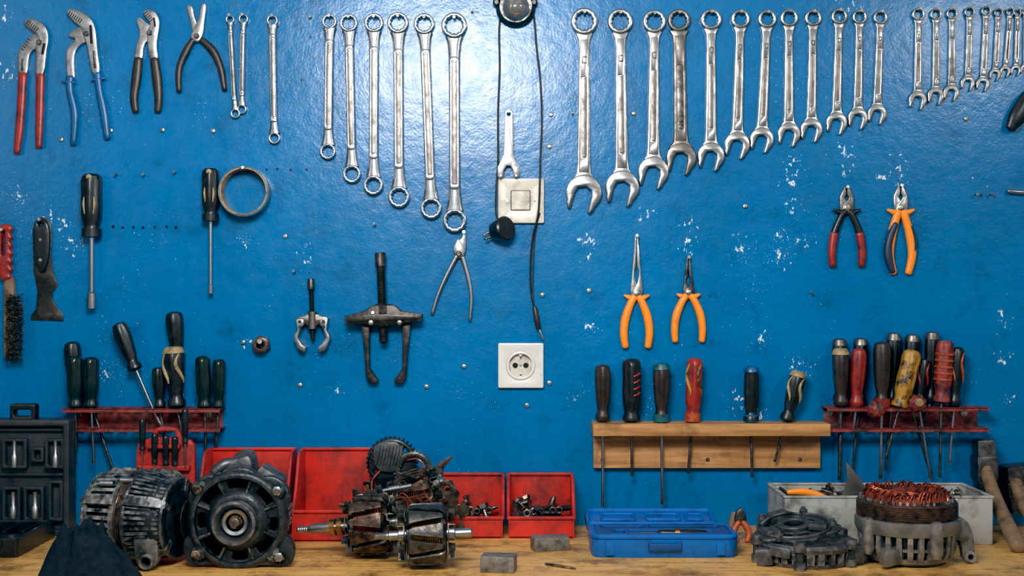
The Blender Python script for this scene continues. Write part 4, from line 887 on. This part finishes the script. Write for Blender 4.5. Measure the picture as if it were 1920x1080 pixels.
# ---------------- white box
yf=1022;t=T('metal_box','white painted open metal box holding scrap parts','box',1655,yf)
x0,x1=1472,1862;dp=165;H=90
G().plate([rrect(x0,-dp,x1,0,2),rrect(x0+4,-dp+4,x1-4,-4,1)],yf-H,yf-1,.8,'XY').plate([rrect(x0+1,-dp+1,x1-1,-1,2)],yf-5,yf,.5,'XY').done(t,'box_body',WHITEB)
G().plate([rrect(x0-2,-dp-2,x1+2,2,2),rrect(x0+6,-dp+6,x1-6,-6,1)],yf-H-2,yf-H+2,.8,'XY').done(t,'rim',WHITEB)
t=T('sheet_metal_offcut','thin grey triangular sheet metal offcut sticking out of the box','sheet metal',1600,950,.11,solo=True)
G().plate([[(1586,866),(1592,872),(1612,895),(1628,925),(1628,1000),(1545,1000),(1556,958),(1580,925),(1588,900)]],0,2,.4).done(t,'sheet_metal_offcut',DULL)
t=T('pliers','orange handled pliers lying inside the white box','pliers',1520,925,.14)
G().tube([(1478,923,0),(1505,922,2),(1530,927,4),(1556,938,6)],[(5,5),(7,6),(7,6),(5,5)],12,4).done(t,'handle',ORANGE)
G().tube([(1490,930,-14),(1515,928,-12),(1550,934,-8)],[(5,5),(6,6),(5,5)],12,4).done(t,'handle',BLACK)
G().plate([chk([(1550,928),(1570,934),(1582,944),(1570,950),(1550,944)],1)],-6,4,2).done(t,'jaw',STEELD)
for k in range(24):
    x=random.uniform(1490,1600) if k<12 else random.uniform(1600,1840);dd=random.uniform(.04,.12);h=random.uniform(.052,.076)
    t=T('scrap_part','worn scrap steel rod end piled in the white box','scrap metal',x,540+(445-h*1000)*D/(D-dd),dd,'scrap in the white box',solo=True)
    a=random.uniform(-1.2,1.2);g=G();p=(t.ax,t.ay,0);axx=(math.cos(a),math.sin(a)*.4,random.uniform(-.5,.5));l=random.uniform(20,40);r_=random.uniform(3,6)
    g.lathe(p,axx,[(-l,r_),(l*.4,r_),(l*.45,r_*1.8),(l*.7,r_*1.8),(l*.7,r_)],12).done(t,'scrap_part',random.choice([STEELD,RUST,STEELB]))
# ---------------- dismantled housing
YB=1050
t=T('alternator_housing','dismantled dark cast alternator end housing lying flat','alternator housing',1508,YB)
o=(1508,YB,0)
G().lathe(o,U,[(1,.1),(1,62),(6,76),(12,82),(36,83),(38,58),(20,40),(18,.1)],48).done(t,'housing_shell',STEELB)
g=G()
for k in range(26):
    a=2*math.pi*k/26+random.uniform(-.04,.04);w_=random.uniform(.05,.09)
    g.claw(o,U,[(3,w_,66,80),(8,w_,70,90),(32,w_,70,92)],a,2)
g.lathe(o,U,[(28,76),(28,92),(36,95),(42,90),(42,76)],48);g.lathe(o,U,[(0,58),(0,84),(6,87),(9,82),(9,60)],48)
for a in (.5,2.0,3.3,4.4,5.6):
    g.lathe((1508+92*math.cos(a),YB,-92*math.sin(a)),U,[(0.5,11),(14,11),(16,8),(30,8),(34,12),(50,12),(52,7)],14)
g.box((1590,YB-20,40),(34,38,28),6,(0,8,20)).box((1425,YB-17,46),(32,32,28),6,(0,-8,-20)).box((1450,YB-30,70),(40,20,18),5,(0,5,-30))
g.done(t,'vent_fins',ALUK)
hs=[]
for k,(w1,r1) in enumerate(((.2,58),(.12,50),(.24,60),(.2,56),(.16,58),(.24,52),(.14,60),(.2,58),(.22,54))):
    a=2*math.pi*k/9;hs.append([(rr_*math.cos(a+s_),rr_*math.sin(a+s_)) for rr_,s_ in ((36,-w1),(r1,-w1),(r1+2,0),(r1,w1),(36,w1))])
ob=[]
for k in range(60):
    a=2*math.pi*k/60;r=74+9*max(0,math.sin(a*3+.4))**3+5*math.sin(a*5)+3*math.sin(a*11);ob.append((r*math.cos(a),r*math.sin(a)))
g=G().plate([ob,circ(0,0,20,28)]+hs,0,7,2,'XY').plate([circ(0,0,32,32),circ(0,0,19,28)],-8,6,2,'XY').plate([circ(0,0,70,52),circ(0,0,64,52)],-5,8,2,'XY')
for a,r_ in ((.3,70),(2.2,68),(3.9,70),(5.2,70)): g.lathe((r_*math.cos(a),0,r_*math.sin(a)),U,[(-4,8),(9,8),(11,5),(15,4)],10)
g.box((-22,-9,-40),(46,16,26),5,(4,0,24)).box((38,-8,34),(34,12,20),4,(0,0,-30)).box((-50,-6,28),(26,10,30),3,(0,4,15))
g.tube([(-60,-8,-10),(-40,-16,-20),(-10,-18,-30),(10,-10,-44)],3,8,4)
bmesh.ops.transform(g.bm,matrix=Matrix.Translation(V((1490,YB-62,-4)))@Matrix.Rotation(math.radians(-6),4,'Y')@Matrix.Rotation(math.radians(8),4,'X'),verts=g.bm.verts)
g.done(t,'bearing_cover',ALUK)
# ---------------- stator housing with copper
t=T('alternator_stator','grey alternator housing with brown stator and copper windings','alternator stator',1700,YB)
o=(1700,YB,0)
G().lathe(o,U,[(2,.1),(2,48),(8,62),(20,72),(74,76),(80,74)],48).done(t,'housing_core',STEELB)
g=G()
for k in range(28): g.claw(o,U,[(6,.05,54,68),(14,.065,66,82),(26,.065,70,88),(66,.055,72,90)],2*math.pi*k/28,2)
g.lathe(o,U,[(30,66),(30,84),(35,85),(35,66)],48)
g.lathe(o,U,[(58,74),(58,92),(66,95),(80,95),(84,90),(84,74)],48);g.lathe(o,U,[(0,44),(0,64),(8,78),(16,80),(16,56)],48)
for a in (.45,2.1,3.6,5.0): g.lathe((1700+93*math.cos(a),YB,-93*math.sin(a)),U,[(20,7),(30,12),(84,12),(88,6)],12)
g.box((1650,YB-22,74),(46,30,20),5,(8,0,30)).done(t,'housing_fins',ALUG)
G().plate([chk([(1772,964),(1800,966),(1815,996),(1818,1049),(1796,1049),(1790,1010),(1774,1000)],1),circ(1806,1036,5,12)],14,34,3).lathe((1806,1036,34),F,[(0,10),(6,10),(6,5),(0,5)],16).done(t,'mounting_lug',ALUG)
G().lathe(o,U,[(84,60),(84,90),(86,92)]+[(87+k*1.6,92 if k%2 else 90.4) for k in range(17)]+[(115,88),(115,66)],64).done(t,'lamination_stack',LAMI)
g=G()
for k in range(44): g.wedge(o,U,110,121,2*math.pi*k/44,.035,.025,80,86)
g.done(t,'slot_teeth',ALU)
g=G()
for k in range(230):
    a=2*math.pi*k/230+random.uniform(-.03,.03);da=random.uniform(.2,.36);r1=random.uniform(50,68);r2=random.uniform(70,82);hh=random.uniform(12,27);pts=[]
    for j in range(9):
        q=j/8;an=a+da*q;rr_=r1+(r2-r1)*q;zz=112+hh*math.sin(math.pi*q)**.6
        pts.append((1700+rr_*math.cos(an),YB-zz,rr_*math.sin(an)))
    g.tube(pts,1.6,5)
g.lathe(o,U,[(100,46),(120,50),(128,62),(124,76),(100,80)],40)
g.done(t,'copper_winding',COPPER)
G().tube([(1772,935,20),(1778,918,20),(1790,912,16),(1800,922,10),(1796,935,8),(1784,934,8)],1.5,8,5).done(t,'lead_wire',CHROME2)
# ---------------- hammers
t=T('hammer','heavy square-headed hammer leaning on the wall on its wooden handle','hammer',1846,990,.03)
G().box((1845,876,0),(34,106,38),5,(0,-2,0)).box((1845,876,0),(39,46,43),4,(0,-2,0)).done(t,'hammer_head',STEELD)
G().tube([t.at(1848,876,.04),t.at(1856,905,.07),t.at(1878,962,.15),t.at(1910,1024,.25)],[(11,11),(12,12),(13,13),(15,14)],16,4).done(t,'handle',WOODD)
t=T('hammer','dark blocky hammer with a wooden handle leaning beside another','hammer',1905,990,.04)
G().box((1912,914,0),(58,88,50),8,(0,-6,0)).box((1912,914,0),(62,30,54),4,(0,-6,0)).done(t,'hammer_head',STEELB)
G().tube([t.at(1905,905,.07),t.at(1922,950,.12),t.at(1958,1004,.2)],[(11,11),(12,12),(13,13)],16,4).done(t,'handle',WOODD)
# ---------------- camera, light, world
cam=bpy.data.cameras.new('camera');co=bpy.data.objects.new('camera',cam);COL.objects.link(co)
co.location=(0,-D,CZ);co.rotation_euler=(math.pi/2,0,0);cam.sensor_width=36;cam.lens=36*D/1.92;cam.clip_start=.05
sc.camera=co
def area(name,loc,tgt,sx,sy,p,col=(1,1,1)):
    l=bpy.data.lights.new(name,'AREA');l.shape='RECTANGLE';l.size=sx;l.size_y=sy;l.energy=p;l.color=col
    o=bpy.data.objects.new(name,l);COL.objects.link(o);o.location=loc
    o.rotation_euler=(Vector(tgt)-Vector(loc)).to_track_quat('-Z','Y').to_euler()
area('ceiling_light',(-.18,-1.5,2.02),(-.12,0,1.42),.55,.34,26,(1,1,.99))
area('ceiling_light_side',(1.45,-1.6,2.14),(.8,0,1.4),.4,.12,6,(1,.99,.97))
area('window_light',(-2.3,-2.6,2.2),(-.2,0,1.2),1.2,1.2,7,(.93,.97,1))
w=bpy.data.worlds.new('world');sc.world=w;w.use_nodes=True;N=w.node_tree.nodes;L=w.node_tree.links
bg=N['Background'];tc=N.new('ShaderNodeTexCoord')
n=N.new('ShaderNodeTexNoise');n.inputs['Scale'].default_value=3.2;n.inputs['Detail'].default_value=1.5;L.new(tc.outputs['Generated'],n.inputs['Vector'])
rp=N.new('ShaderNodeValToRGB');L.new(n.outputs['Fac'],rp.inputs['Fac'])
el=rp.color_ramp.elements;el[0].position=.4;el[0].color=(.12,.12,.13,1);el[1].position=.64;el[1].color=(.95,.97,1,1)
e=el.new(.52);e.color=(.28,.28,.29,1)
sp=N.new('ShaderNodeSeparateXYZ');L.new(tc.outputs['Generated'],sp.inputs[0])
mr=N.new('ShaderNodeMapRange');mr.inputs['From Min'].default_value=-.5;mr.inputs['From Max'].default_value=.5;mr.inputs['To Min'].default_value=.3;mr.inputs['To Max'].default_value=.82;L.new(sp.outputs['Z'],mr.inputs['Value'])
L.new(rp.outputs['Color'],bg.inputs['Color']);L.new(mr.outputs['Result'],bg.inputs['Strength'])
sc.view_settings.view_transform='Standard'
sc.view_settings.look='None'
try:
    sc.view_settings.use_curve_mapping=True
    cm=sc.view_settings.curve_mapping
    cm.black_level=(.011,.004,.002)
    cm.update()
except Exception as ex: print(ex)
